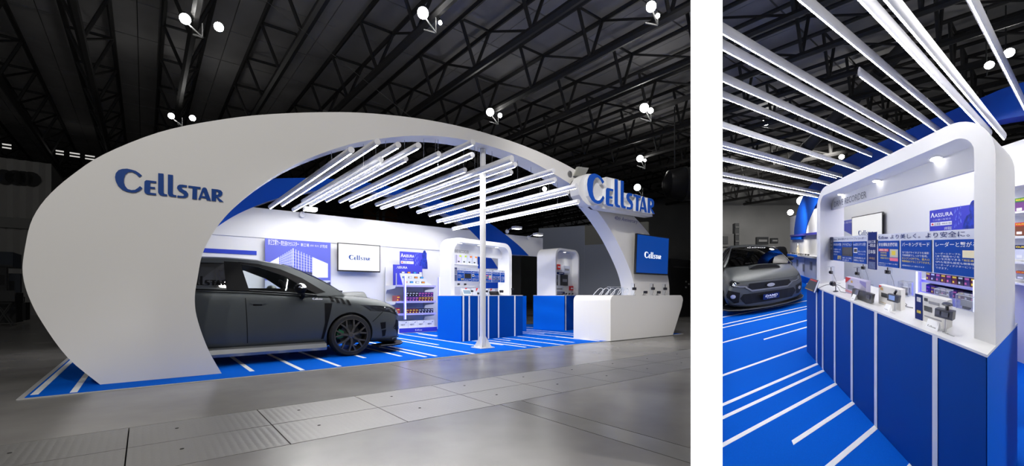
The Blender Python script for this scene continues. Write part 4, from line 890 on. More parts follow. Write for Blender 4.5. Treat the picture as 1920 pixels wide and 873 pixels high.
def cpart(name, mb, m, key=None, parent=None, smooth=False): CPARTS.append((key or name, name, mb, m, parent, smooth))
cpart('body_shell', CB, CARP, smooth=38)
def fine(poly, cuts):
    bm = bmesh.new(); vs_ = [bm.verts.new((p[0], p[1], 0)) for p in poly]; bm.faces.new(vs_); bmesh.ops.triangulate(bm, faces=bm.faces)
    for _ in range(cuts): bmesh.ops.subdivide_edges(bm, edges=bm.edges, cuts=1, use_grid_fill=True); bmesh.ops.triangulate(bm, faces=bm.faces)
    bm.verts.index_update(); r_ = ([tuple(v.co[:2]) for v in bm.verts], [tuple(v.index for v in f.verts) for f in bm.faces]); bm.free(); return r_
def wrap(poly, ax, off=.006, cuts=2, side=-1, mb=None):     # lay an outline onto the body: from the front, the side or above
    P, Fc = fine(poly, cuts); mb = mb or MB(); V = []
    for a, c in P:
        if ax == 'x': o, d = Vector((3, a, c)), Vector((-1, 0, 0))
        elif ax == 'y': o, d = Vector((a, side * 3, c)), Vector((0, -side, 0))
        else: o, d = Vector((a, c, 3)), Vector((0, 0, -1))
        h = CT.ray_cast(o, d)[0]
        if h is None: h = o + d * {'x': 2.3, 'y': 2.15, 'z': 2.1}[ax]
        V.append(tuple(h - d * off))
    mb.add(V, Fc); return mb
def hz_(x, y=0):
    h = CT.ray_cast(Vector((x, y, 3)), Vector((0, 0, -1)))[0]; return h.z if h else 1
# greenhouse
gy = lambda z: .835 - (z - 1.0) * .50
OUTL = [(-.08,.985),(-.25,1.115),(-.48,1.245),(-.72,1.365),(-.97,1.455),(-1.3,1.505),(-1.7,1.52),(-2.3,1.505),(-2.8,1.44),(-3.15,1.32),(-3.27,1.06),(-2.2,1.05),(-1.4,1.02),(-.7,.975)]
W1 = [(-.52,1.005),(-.64,1.075),(-.95,1.275),(-1.29,1.405),(-1.55,1.445),(-1.47,1.065),(-.95,1.035)]
W2 = [(-1.68,1.09),(-1.70,1.45),(-2.2,1.44),(-2.36,1.10)]
W3 = [(-2.5,1.11),(-2.40,1.42),(-2.85,1.36),(-2.98,1.13)]
for sd in (-1, 1):
    f0 = lambda x, z: (x, sd * gy(z), z); f1 = lambda x, z: (x, sd * (gy(z) - .035), z)
    cpart('side_frame', MB().slab([OUTL, W1, W2, W3], f0, f1), CARP, key='side_frame%d' % sd)
    for nm, w_, m in (('front_window', W1, CLEAR), ('rear_window', W2, TINT), ('quarter_window', W3, TINT)):
        cpart(nm, MB().flat([w_], lambda x, z: (x, sd * (gy(z) - .012), z)), m, key=nm + str(sd))
    cpart('window_trim', MB().slab([[(-1.44,1.045),(-1.53,1.47),(-1.73,1.475),(-1.72,1.06)]], lambda x, z: (x, sd * (gy(z) + .004), z), lambda x, z: (x, sd * (gy(z) + .001), z)), CARD_, key='trim%d' % sd)
    cpart('window_trim', MB().slab([[(-.38,1.035),(-.70,1.25),(-1.0,1.385),(-1.3,1.455),(-1.55,1.475),(-1.55,1.447),(-1.29,1.407),(-.95,1.277),(-.64,1.077),(-.52,1.007)]], lambda x, z: (x, sd * (gy(z) + .004), z), lambda x, z: (x, sd * (gy(z) + .001), z)), CARD_, key='trim2%d' % sd)
    cpart('belt_moulding', MB().tube([(-2.4, sd * (gy(1.075) + .01), 1.078), (-1.47, sd * (gy(1.05) + .01), 1.05), (-.95, sd * (gy(1.02) + .01), 1.018), (-.52, sd * (gy(.99) + .01), .985)], .008, 5), CARD_, key='belt%d' % sd)
rt = [p for p in OUTL if p[1] > 1.3 and p[0] < -.9]
cpart('roof', MB().grid(lambda s, t: (lambda i, f: (lambda x, z: (x, (2 * s - 1) * gy(z), z + .05 * (1 - (2 * s - 1) ** 2)))(rt[i][0] + (rt[min(i + 1, len(rt) - 1)][0] - rt[i][0]) * f, rt[i][1] + (rt[min(i + 1, len(rt) - 1)][1] - rt[i][1]) * f))(int(t * (len(rt) - 1)), t * (len(rt) - 1) - int(t * (len(rt) - 1))), 12, 16), CARP, smooth=60)
cpart('windscreen', MB().grid(lambda s, t: ((lambda k: (-.05 + .12 * k + t * (-.92 + .0) - .0 * t + t * 0 - (1 - k) * .0, (2 * s - 1) * (.755 - .145 * t), 1.0 + .03 * k + t * (.455 + .012 * k) + .05 * math.sin(math.pi * t)))(1 - (2 * s - 1) ** 2)), 14, 8), WIND, smooth=60)
cpart('rear_glass', MB().grid(lambda s, t: (-3.15 - .13 * t, (2 * s - 1) * .68, 1.33 - .24 * t), 4, 2), TINT)
V0 = lambda s, t: ((lambda k: (-.05 + .12 * k + t * (-.92), (2 * s - 1) * (.755 - .145 * t), 1.0 + .03 * k + t * (.455 + .012 * k) + .05 * math.sin(math.pi * t)))(1 - (2 * s - 1) ** 2))
cpart('screen_lettering', text('Cellstar', .36, .64, .86, .945, lambda s, t: tuple(Vector(V0(s, t)) + Vector((.02, 0, .012))), bold=.012), PRINTW)
# the lettering reads from in front of the car: mirrored across
CPARTS[-1] = ('screen_lettering', 'screen_lettering', text('Cellstar', .30, .70, .84, .95, lambda s, t: tuple(Vector(V0(s, t)) + Vector((.02, 0, .012))), bold=.012), PRINTW, None, False)
cpart('cabin_floor', MB().box(-3.1, -.15, -.66, .66, 1.0, 1.035 + .055), CARD_)
cpart('dashboard', MB().tube([(-.42, -.68, 1.03), (-.38, 0, 1.05), (-.42, .68, 1.03)], .10, 8), SEATM)
for k, (x, y) in enumerate([(-1.52, -.37), (-1.52, .37), (-2.35, -.4), (-2.35, .4)]):
    b = MB(); b.slab([rrect(y - .22, y + .22, 1.0, 1.22, .08, 4)], lambda a, c: (x - (c - 1) * .25, a, c), lambda a, c: (x - .13 - (c - 1) * .25, a, c)); b.slab([rrect(y - .12, y + .12, 1.24, 1.39, .05, 4, True)], lambda a, c: (x - (c - 1) * .25, a, c), lambda a, c: (x - .09 - (c - 1) * .25, a, c))
    cpart('seat', b, SEATM, key='seat%d' % k)
ring = [Vector((-.86 - .09 * math.sin(a), -.37 + .18 * math.cos(a), 1.06 + .16 * math.sin(a))) for a in [2 * math.pi * k / 20 for k in range(21)]]
cpart('steering_wheel', MB().tube(ring, .016, 6), CARD_)
cpart('room_mirror', MB().box(-.83, -.80, -.10, .10, 1.30, 1.36), CARD_)
# front face
cpart('grille', wrap([(-.42,.685),(.42,.685),(.50,.63),(.38,.535),(-.38,.535),(-.50,.63)], 'x', .006, 3), CARD_)
cpart('grille_bar', wrap([(-.50,.632),(-.38,.54),(.38,.54),(.50,.632),(.505,.60),(.385,.505),(-.385,.505),(-.505,.60)], 'x', .018, 3), SILL)
cpart('badge', wrap([(.085 * math.cos(a), .612 + .042 * math.sin(a)) for a in [6.2832 * k / 20 for k in range(20)]], 'x', .03, 1), mat('badge_blue', srgb(40, 80, 190), .2))
b = MB()
for y, z, r_ in [(-.045, .62, .014), (.0, .627, .009), (.03, .625, .009), (.0, .60, .009), (.035, .6, .009), (-.02, .595, .009)]: wrap([(y + r_ * (1 if k % 2 == 0 else .35) * math.cos(6.2832 * k / 8), z + r_ * (1 if k % 2 == 0 else .35) * math.sin(6.2832 * k / 8)) for k in range(8)], 'x', .034, 0, mb=b)
wrap([(.085 * math.cos(a), .612 + .042 * math.sin(a)) for a in [6.2832 * k / 20 for k in range(21)]] + [(.074 * math.cos(a), .612 + .034 * math.sin(a)) for a in [6.2832 * k / 20 for k in range(20, -1, -1)]], 'x', .033, 0, mb=b)
cpart('badge_stars', b, CHR, parent='badge')
cpart('lower_intake', wrap([(-.54,.46),(.54,.46),(.60,.37),(.5,.23),(-.5,.23),(-.60,.37)], 'x', .006, 3), CARD_)
P_ = [(-.17,.29),(.17,.29),(.17,.41),(-.17,.41)]
cpart('number_plate', MB().slab([P_], lambda y, z: (1.085, y, z), lambda y, z: (1.07, y, z)), NAVY)
cpart('plate_lettering', text('DAMD', -.13, .13, .345, .395, lambda y, z: (1.087, y, z), bold=.03, slant=.2), PRINTW, parent='number_plate')
text('TUNING', -.10, .10, .31, .332, lambda y, z: (1.087, y, z), mb=CPARTS[-1][2], bold=.02)
for sd in (-1, 1):
    hl = [(.44,.66),(.60,.71),(.75,.78),(.85,.825),(.865,.72),(.76,.64),(.58,.60),(.46,.60)]
    o = wrap([(sd * a, c) for a, c in hl], 'x', .004, 3); cpart('headlight', o, CARD_, key='hl%d' % sd)
    cpart('headlight_lens', wrap([(sd * a, c) for a, c in hl], 'x', .014, 3), LENSG, parent='hl%d' % sd, key='hll%d' % sd)
    cpart('projector', wrap([(sd * (.70 + .045 * math.cos(a)), .695 + .035 * math.sin(a)) for a in [6.2832 * k / 12 for k in range(12)]], 'x', .010, 1), CHR, parent='hl%d' % sd, key='pj%d' % sd)
    cpart('light_bar', wrap([(sd * .48, .615), (sd * .60, .622), (sd * .74, .66), (sd * .73, .675), (sd * .60, .638), (sd * .48, .63)], 'x', .012, 1), PRINTW, parent='hl%d' % sd, key='lb%d' % sd)
    cpart('fog_recess', wrap([(sd * .60,.50),(sd * .80,.56),(sd * .84,.42),(sd * .70,.27),(sd * .62,.28)], 'x', .005, 3), CARD_, key='fr%d' % sd)
    cpart('fog_lamp', wrap([(sd * (.72 + .045 * math.cos(a)), .42 + .045 * math.sin(a)) for a in [6.2832 * k / 14 for k in range(14)]], 'x', .014, 1), CHR, parent='fr%d' % sd, key='fl%d' % sd)
    cpart('bumper_blade', wrap([(sd * .56,.30),(sd * .84,.245),(sd * .86,.215),(sd * .56,.265)], 'x', .03, 2), CARP, key='bb%d' % sd)
    cpart('bumper_slot', wrap([(.50,.52),(.60,.53),(.60,.42),(.52,.41)], 'y', .008, 2, sd), CARD_, key='bs1%d' % sd)
    cpart('bumper_slot', wrap([(.53,.39),(.61,.40),(.60,.29),(.55,.28)], 'y', .008, 2, sd), CARD_, key='bs2%d' % sd)
    cpart('fender_vent', wrap([(-.41,.86),(-.29,.86),(-.37,.52),(-.42,.30),(-.46,.30),(-.41,.55)], 'y', .006, 3, sd), CARD_, key='fv%d' % sd)
    for k in range(4):
        x = -.30 + .09 * k; cpart('fender_louvre', wrap([(x, .885 - .02 * k), (x + .045, .88 - .02 * k), (x + .01, .965 - .018 * k), (x - .035, .975 - .018 * k)], 'y', .008, 2, sd), CARD_, key='lv%d%d' % (sd, k))
    for k, (xa, za, xb, zb) in enumerate([(-1.50, 1.03, -1.47, .30), (-.40, .86, -.44, .86)]): cpart('door_gap', wrap([(xa - .005, za), (xa + .005, za), (xb + .005, zb), (xb - .005, zb)], 'y', .003, 3, sd), CARD_, key='dg%d%d' % (sd, k))
    cpart('door_handle', wrap([(-1.46,.885),(-1.40,.905),(-1.26,.895),(-1.22,.875),(-1.28,.855),(-1.42,.86)], 'y', .022, 2, sd), CARP, key='dh%d' % sd)
    cpart('handle_recess', wrap([(-1.42,.895),(-1.28,.89),(-1.29,.835),(-1.40,.835)], 'y', .005, 2, sd), CARD_, key='hr%d' % sd)
    cpart('bumper_seam', wrap([(.36, .545), (.37, .54), (.56, .70), (.55, .705)], 'y', .004, 2, sd), CARD_, key='sm%d' % sd)
    sl = MB(); pr = [(.84, .255), (.925, .235), (.955, .175), (.945, .135), (.84, .15)]
    sl.prism(pr, lambda a, c: (-2.25, sd * a, c), lambda a, c: (-.40, sd * a, c)); cpart('side_sill', sl, SILL, key='ss%d' % sd)
    mr = MB(); c0 = Vector((-.80, sd * 1.0, 1.085))
    mr.grid(lambda s, t: tuple(c0 + Vector((.085 * math.cos(2 * math.pi * s) * math.sin(math.pi * t), .135 * math.cos(math.pi * t), .08 * math.sin(2 * math.pi * s) * math.sin(math.pi * t)))), 16, 8)
    cpart('door_mirror', mr, CARD_, key='dm%d' % sd, smooth=60)
    cpart('mirror_cap', MB().grid(lambda s, t: tuple(c0 + Vector((.09 * math.cos(math.pi * (.1 + .8 * s)) * math.sin(math.pi * t), .14 * math.cos(math.pi * t), .085 * math.sin(math.pi * (.1 + .8 * s)) * math.sin(math.pi * t)))), 10, 8), CHR if sd < 0 else CARP, parent='dm%d' % sd, key='mc%d' % sd, smooth=60)
    cpart('mirror_stalk', MB().tube([(-.74, sd * .83, .95), (-.73, sd * .90, .99), (-.78, sd * .95, 1.04)], .035, 6), CARD_, parent='dm%d' % sd, key='ms%d' % sd)
    for ax_ in (0, -2.65):
        wk = 'wh%d%d' % (sd, ax_ == 0); c = (ax_, sd * .80, .335)
        q = lambda r_, h: (r_, h * sd)
        cpart('tyre', MB().lathe([q(.27, -.105), q(.315, -.11), q(.333, -.085), q(.335, 0), q(.333, .085), q(.318, .108), q(.272, .112), q(.268, .09)], c, 'y', 40, cap=False), RUB, key=wk, smooth=40)
        cpart('rim', MB().lathe([q(.27, -.10), q(.27, .108), q(.258, .112), q(.252, .095), q(.245, -.09)], c, 'y', 40, cap=False), RIM, parent=wk, key=wk + 'r', smooth=40)
        cpart('brake_disc', MB().lathe([q(.17, .0), q(.17, .02)], c, 'y', 24), DARK, parent=wk, key=wk + 'd')
        sp = MB()
        def spoke(a0, r0, a1, r1, w0, w1):
            p, e_ = Vector((math.cos(a0), math.sin(a0))) * r0, Vector((math.cos(a1), math.sin(a1))) * r1; n_ = Vector((-(e_ - p).y, (e_ - p).x)).normalized()
            o2 = [p + n_ * w0, p - n_ * w0, e_ - n_ * w1, e_ + n_ * w1]
            sp.prism([(k.x, k.y) for k in o2], lambda x, z: (c[0] + x, c[1] + sd * .10, c[2] + z), lambda x, z: (c[0] + x, c[1] + sd * .06, c[2] + z))
        for k in range(7):
            a = 6.2832 * k / 7 + .3; spoke(a, .03, a, .14, .02, .016); spoke(a, .13, a + .21, .258, .014, .011); spoke(a, .13, a - .21, .258, .014, .011)
        sp.lathe([q(.05, .06), q(.05, .105), q(.03, .112)], c, 'y', 16); cpart('spokes', sp, RIM, parent=wk, key=wk + 's')
        cpart('brake_caliper', MB().prism([(c[0] + r_ * math.cos(a), c[2] + r_ * math.sin(a)) for r_, a in [(.12, 2.6), (.12, 3.4), (.21, 3.4), (.22, 3.0), (.21, 2.6)]], lambda x, z: (x, c[1] + sd * .05, z), lambda x, z: (x, c[1] - sd * .02, z)), mat('caliper_green', srgb(20, 110, 70), .4), parent=wk, key=wk + 'c')
        cpart('wheel_liner', MB().lathe([q(.374, -.19), q(.374, .06)], (c[0], c[1], c[2]), 'y', 28), CARD_, parent=wk, key=wk + 'l')
CPARTS = [p for p in CPARTS if p[1] != 'wheel_liner']
cpart('front_lip', MB().prism([(.46,.90),(.72,.89),(.90,.80),(1.04,.60),(1.14,.32),(1.17,0),(1.14,-.32),(1.04,-.60),(.90,-.80),(.72,-.89),(.46,-.90),(.46,-.6),(.8,-.4),(.8,.4),(.46,.6)], lambda x, y: (x, y, .135), lambda x, y: (x, y, .112)), CARD_)
cpart('lip_edge', MB().tube([(.50,.905,.137),(.72,.893,.137),(.90,.803,.137),(1.04,.603,.137),(1.14,.322,.137),(1.173,0,.137),(1.14,-.322,.137),(1.04,-.603,.137),(.90,-.803,.137),(.72,-.893,.137),(.50,-.905,.137)], .006, 5), SILL, parent='front_lip')
# bonnet scoop
def scoop(s, t):
    x = .47 - .52 * t; k = (2 * s - 1); e_ = max(0, 1 - abs(k) ** 4); return (x, k * (.37 - .04 * t), hz_(x, k * .36) + .004 + .10 * e_ * (1 - t) ** .8)
cpart('bonnet_scoop', MB().grid(scoop, 14, 10), CARP, smooth=60)
b = MB(); n = 14; b.add([tuple(Vector(scoop(i / n, 0)) + Vector((.002, 0, -.008))) for i in range(n + 1)] + [(.472, (2 * i / n - 1) * .36, hz_(.47, (2 * i / n - 1) * .36) - .004) for i in range(n + 1)], [(i, i + 1, n + 2 + i, n + 1 + i) for i in range(n)]); cpart('scoop_mouth', b, CARD_, parent='bonnet_scoop')
cpart('scoop_floor', wrap([(.47, -.36), (.56, -.30), (.57, .30), (.47, .36)], 'z', .006, 3), CARD_, parent='bonnet_scoop')
cpart('bonnet_gap', wrap([(-.62,.735),(.62,.735),(.62,.728),(-.62,.728)], 'x', .003, 4), CARD_)
for sd in (-1, 1): cpart('wiper', MB().tube([(.02, sd * .1 - .3, 1.055), (-.10, sd * .1 + .3, 1.10)], .010, 5), CARD_, key='wp%d' % sd)
b = MB(); logo_flat(lambda x, q: (-.60 + x * .15, -.903, .915 + q * .15), b); cpart('fender_logo', b, PRINTW)
b = MB(); logo_flat(lambda x, q: (-2.30 + x * .6, -(gy(1.14) - .004), 1.12 + q * .6), b); cpart('window_logo', b, CARD_)
CLAMP = {}
def make_car(fr, mp, label):
    t = thing('estate_car', label, 'car', fr, mp(0, 0, 0)); made = {}
    for key, name, mb, m, par, sm in CPARTS:
        q = MB(); q.v = [mp(*p) for p in mb.v]; q.f = mb.f; q.m = mb.m
        made[key] = q.build(name, m, made[par] if par else t, fr, smooth=sm, recalc=True)
    return t
make_car(LF, lambda x, y, z: (3.57 + x, 1.965 + y, .013 + z), 'matte grey estate car parked side-on behind the arch leg')
# ------------------------------------------------------------------ right-hand hall: rising floor, stand, car
def ramp(poly, off, name, m, parent, th=.02):
    z = lambda x, y, o: HC - HR + RISE * y + o
    b = MB(); b.prism(poly, lambda x, y: (x, y, z(x, y, off)), lambda x, y: (x, y, z(x, y, off - th))); return b.build(name, m, parent)
def rpoly(pts): return [tuple(RF.W((d, c, 0))[:2]) for d, c in pts]
rf = thing('floor_right', 'gently rising floor of the right-hand hall', None, WF, (6, 10, 0), kind='structure')
big = right_of([(-1, 1.2), (60, 1.2), (60, 60), (-1, 60)], .19)
ramp(big, -.02, 'slab', CONC, rf, .08)
rcp = thing('booth_carpet', 'bright blue carpet with white tape lines in front of the drive recorder counter', 'carpet', WF, (4, 6, .1))
pc_ = right_of(rpoly([(-2.5, -4), (-2.5, 2.05), (11.5, 2.05), (11.5, -4)]), .19); pc_ = clip(pc_, (0, -1), -1.3)
ramp(pc_, 0, 'pile', CARPET, rcp, .02)
def xclip(d, c0, z=0):        # first c at or past c0 whose point clears the partition end
    c = c0
    while True:
        p = RF.W((d, c, z)); 
        if p.y > .8 and p.x / p.y > .452 + (0 if p.y > 2.7 else 9): return c
        c += .02
        if c > 3: return c
for (d, ca, cb) in [(3.97, -2.6, -.02), (3.62, -2.6, -.02), (3.03, -2.6, -.01), (2.36, -1.50, -.01), (1.70, -1.6, -.01), (5.02, -2.6, .5), (6.31, -1.03, 1.6), (6.94, -2.6, 1.6), (8.30, -2.6, 2.2), (8.67, -2.6, 2.4), (9.61, -2.6, 2.7), (10.6, -2.6, 2.7), (.95, -.9, -.01), (-.42, .9, 3.4)]:
    d *= KD; ca = xclip(d, ca * KC); cb *= KC
    if d < .6: ca = max(ca, -.3)
    if cb - ca < .05: continue
    o = MB().box(d - .022, d + .022, ca, cb, .0, .0025).build('tape_line', TAPE, rcp, RF)
# wall behind the counter
RWc = 2.05
rw = thing('wall_right_stand_back', 'white back wall of the right-hand stand', None, RF, (4, RWc, 0), kind='structure')
MB().box(-1.6, 9.75, RWc, RWc + .06, 0, 2.96).build('panel', WHITE, rw, RF)
# blue rear arch of the right-hand stand
ra2 = thing('arch', 'blue curved rear arch over the wall behind the drive recorder frame', 'arch', RF, (4, RWc, 0))
OA = spline([(-2.2, 2.6), (-1, 3.3), (.24, 3.70), (.83, 3.80), (2.5, 3.98), (4.4, 4.15), (6.0, 4.12), (7.6, 3.85), (8.6, 3.2), (9.05, 2.4), (9.1, 1.9)], 6); IA = spline([(-2.2, 2.1), (-1, 2.75), (.24, 3.26), (1.17, 3.45), (2.5, 3.58), (4.0, 3.62), (5.3, 3.5), (6.4, 3.2), (7.1, 2.75), (7.55, 2.3), (7.7, 1.9)], 6)
b = MB(); n = len(OA)
for y in (RWc - .02, RWc + .14): b.add([(p[0], y, p[1]) for p in OA] + [(p[0], y, p[1]) for p in IA], [(i, i + 1, n + i + 1, n + i) for i in range(n - 1)], 0)
for C_ in (OA, IA): b.add([(p[0], RWc - .02, p[1]) for p in C_] + [(p[0], RWc + .14, p[1]) for p in C_], [(i, i + 1, n + i + 1, n + i) for i in range(n - 1)], 1)
for i in (0, n - 1): b.add([(OA[i][0], RWc - .02, OA[i][1]), (IA[i][0], RWc - .02, IA[i][1]), (IA[i][0], RWc + .14, IA[i][1]), (OA[i][0], RWc + .14, OA[i][1])], [(0, 1, 2, 3)], 1)
b.build('arch_body', [MATS['arch_blue'], mat('soffit_blue', srgb(40, 70, 185), .5)], ra2, RF)
# counter, frame, boards
RC.L = Rc(1513, 531, 0)[0]
Lr = RC.L
st_px = [(1532, 640), (1543.5, 640), (1566, 640), (1598, 640), (1643, 640), (1754, 700)]
display_counter(RC, Lr, .60, 1.0, [Lr - Rc(x, y, 0)[0] for x, y in st_px], 'deep blue counter with six white vertical stripes under the drive recorder frame', sw=.037, z0=.001)
rx1 = Lr - .0; rx0 = Lr - Rc(1531.5, 400, .131)[0]
hz2 = Rc(1700, 353, .31)[1]
display_frame(RC, rx0, rx1, .131, .535, 1.0, 2.375, .115, .30, 'large rounded white display frame titled drive recorder', [Lr - Rc(x, y, .22)[0] for x, y in ((1569, 363), (1635, 339), (1746, 299))], ('DRIVE RECORDER', Lr - Rc(1564, 390, .305)[0], Lr - Rc(1624, 378, .305)[0], 2.12, 2.20), (2.09,), .31, ri=.13)
wx0, wx1 = Lr - Rc(1556, 460, .30)[0], Lr - Rc(1840, 460, .30)[0]
boards(RC, lambda k: wx0 + (wx1 - wx0) * k, .30, lambda k: 1.335 + .345 * k, ['pale poster board with three blue cards at the far end of the drive recorder frame', 'narrow navy poster strip hanging between the two boards of the drive recorder frame', 'pale poster board with large navy headline and three blue cards in the drive recorder frame'])
# things on the counter ------------------------------------------------
def RI(px, py, z=1.0): d, c = Rg(px, py, z); return Lr - d, c
def at_c(px, py, c): d, z = Rc(px, py, c); return Lr - d, z
t = thing('price_card', 'tilted dark price card hanging at the far corner of the drive recorder counter', 'card', RC, (at_c(1520, 535, -.02)[0], -.02, 1.0))
q = [at_c(*p, -.03) for p in [(1519.5, 521), (1534, 526), (1526, 547.5), (1508.6, 540)]]
MB().slab([q], lambda x, z: (x, -.03, z), lambda x, z: (x, -.012, z)).build('card', DARK, t, RC)
q2 = [at_c(*p, -.032) for p in [(1534, 526), (1536, 527), (1528, 549), (1526, 547.5)]]
MB().slab([q2], lambda x, z: (x, -.034, z), lambda x, z: (x, -.02, z)).build('white_edge', PRINTW, t, RC)
MB().flat([[at_c(*p, -.034) for p in [(1520, 522), (1532, 526), (1531.3, 528.5), (1519, 524.5)]]], lambda x, z: (x, -.034, z)).build('red_band', PRINTR, t, RC)
MB().flat([[at_c(*p, -.034) for p in [(1510, 539), (1524, 544), (1523.3, 545.5), (1509.5, 540.3)]]], lambda x, z: (x, -.034, z)).build('gold_band', MATS['gold_print'], t, RC)
def rcam(px, py, s, label, h, stand='foot', group=None):
    x, c = RI(px, py); return dashcam(RC, x, c, 1.0006, s, label, group, stand, h=h)
rcam(1562, 530, .85, 'dash camera hung on a clear stand at the far end of the drive recorder counter', .16, 'clear')
rcam(1567, 546, 1.0, 'square dash camera on a round foot at the far end of the drive recorder counter', .10)
rcam(1611, 541, .8, 'dash camera on a clear stand above the mirror monitor', .20, 'clear')
rcam(1622, 533, .85, 'dash camera on a tall clear stand behind the lilac camera box', .24, 'clear')
rcam(1668, 541, .95, 'dash camera on a tall clear stand behind the white camera box', .22, 'clear')
def rpack(px0, py0, px1, py1, ztop_px, dep, label, face, deco):
    x0, c0 = RI(px0, py0); x1, _ = at_c(px1, py1, c0); z1 = at_c(*ztop_px, c0)[1]; return pack(RC, x0, x1, c0, c0 + dep, 1.0006, z1, label, face, deco), (x0, x1, c0, z1)
CREAM = mat('cream_carton', srgb(232, 230, 226), .45)
_, g1 = rpack(1585.5, 548, 1624, 560, (1585.5, 518.5), .06, 'lilac and red camera box behind the mirror monitor', LILAC, [('red_corner', PRINTR, [(.0, 1), (.30, 1), (0, .62)]), ('gold_seal', MATS['gold_print'], [(.28, .72), (.38, .72), (.38, .86), (.28, .86)]), ('device_print', mat('slate_print', srgb(120, 125, 140), .4), [(.12, .28), (.45, .28), (.45, .56), (.12, .56)]), ('blue_corner', mat('lilac_dark', srgb(150, 140, 205), .4), [(.72, .85), (1, .62), (1, .95), (.72, .98)]), ('red_base', mat('pale_red', srgb(225, 150, 160), .5), [(0, .08), (.35, .08), (.35, .2), (0, .2)])])
_, g2 = rpack(1647.5, 568.5, 1689, 580, (1647.5, 533.5), .06, 'white camera box with monitor picture in the middle of the drive recorder counter', CREAM, [('red_corner', PRINTR, [(.02, 1), (.18, 1), (.02, .84)]), ('gold_seal', MATS['gold_print'], [(.09, .76), (.22, .76), (.22, .9), (.09, .9)]), ('device_print', DARK, [(.13, .42), (.42, .42), (.42, .64), (.13, .64)]), ('caption', MATS['gold_print'], [(.08, .12), (.6, .10), (.6, .12), (.08, .14)])])
_, g3 = rpack(1716, 596, 1776, 618, (1716, 549.5), .07, 'large white and navy camera box nearest the pillar of the drive recorder frame', CREAM, [('navy_side', NAVY, [(0, 0), (.26, 0), (.26, 1), (0, 1)]), ('gold_caption', PRINTY, [(.06, .25), (.20, .25), (.20, .36), (.06, .36)]), ('white_caption', PRINTW, [(.06, .70), (.20, .70), (.20, .88), (.06, .88)]), ('device_print', DARK, [(.31, .42), (.56, .42), (.56, .62), (.31, .62)]), ('chip_print', DARK, [(.31, .80), (.43, .80), (.43, .92), (.31, .92)]), ('title_print', mat('mid_grey', (.3, .3, .32), .5), [(.46, .74), (.78, .74), (.78, .84), (.46, .84)]), ('caption', MATS['mid_grey'], [(.32, .2), (.85, .2), (.85, .25), (.32, .25)])])
for (x0, x1, c0, z1), px0, px1, tx, m in ((g2, 0, 0, '日本製', NAVY), (g3, 0, 0, '日本製', PRINTW)): pass
def rdev(q, name, label, back, depth=.03, deco=()):
    c = back; P = [at_c(*p, c) for p in q]; t = thing(name, label, 'monitor', RC, (sum(p[0] for p in P) / 4, c, 1.0))
    MB().slab([P], lambda x, z: (x, c, z), lambda x, z: (x, c + depth, z)).build('body', BLACK, t, RC)
    for nm, m, pts in deco: MB().flat([[at_c(*p, c - .002) for p in pts]], lambda x, z: (x, c - .003, z)).build(nm, m, t, RC)
    return t
cm = g1[2] - .06
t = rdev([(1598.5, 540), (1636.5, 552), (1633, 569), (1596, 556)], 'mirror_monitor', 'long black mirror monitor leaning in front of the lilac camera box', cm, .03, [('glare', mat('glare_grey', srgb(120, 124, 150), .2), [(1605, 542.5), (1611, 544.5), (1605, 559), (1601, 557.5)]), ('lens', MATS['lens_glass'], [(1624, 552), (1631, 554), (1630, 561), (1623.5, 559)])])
MB().box(at_c(1600, 556, cm)[0], at_c(1630, 566, cm)[0], cm + .03, cm + .06, 1.0006, 1.03).build('stand', DARK, t, RC)
cm = g2[2] - .06
t = rdev([(1664, 550), (1685.5, 555), (1683, 568), (1663, 562.5)], 'dash_camera', 'black dash camera with lit blue display in front of the white camera box', cm, .03, [('display', mat('lcd_blue', (.1, .15, .3), .2, emit=srgb(110, 140, 200), es=.6), [(1666.5, 552), (1678, 554.7), (1677.5, 563.5), (1666.5, 560.5)])])
MB().tube([at_c(1675, 551, cm)[:1] + (cm + .015, at_c(1675, 551, cm)[1]), at_c(1678, 545, cm)[:1] + (cm + .02, at_c(1678, 545, cm)[1])], .012, 6).build('mount', BLACK, t, RC); MB().tube([at_c(1673, 570, cm)[:1] + (cm + .03, 1.001), at_c(1673, 560, cm)[:1] + (cm + .03, at_c(1673, 560, cm)[1])], .008, 6).build('stand', ALU, t, RC)
cm = g3[2] - .07
t = rdev([(1753, 577.5), (1787, 584.5), (1785, 601), (1752, 592.5)], 'dash_camera', 'large black dash camera with suction mount in front of the white and navy box', cm, .04, [('lens', MATS['lens_glass'], [(1755, 581), (1762, 582.5), (1761.5, 589.5), (1754.5, 588)]), ('screen', mat('dim_screen', (.03, .03, .035), .1), [(1766, 584), (1778, 586.5), (1777, 594.5), (1765, 592)])])
MB().tube([at_c(1773, 581, cm)[:1] + (cm + .02, at_c(1773, 581, cm)[1]), at_c(1773, 573, cm)[:1] + (cm + .02, at_c(1773, 573, cm)[1])], .012, 6).build('mount', BLACK, t, RC)
x_, z_ = at_c(1773, 572, cm); MB().lathe([(.035, 0), (.03, .008)], (x_, cm + .02, z_), 'z', 12).build('suction_cup', BLACK, t, RC)
MB().tube([at_c(1768, 604, cm)[:1] + (cm + .03, 1.001), at_c(1768, 592, cm)[:1] + (cm + .03, at_c(1768, 592, cm)[1])], .008, 6).build('stand', ALU, t, RC)
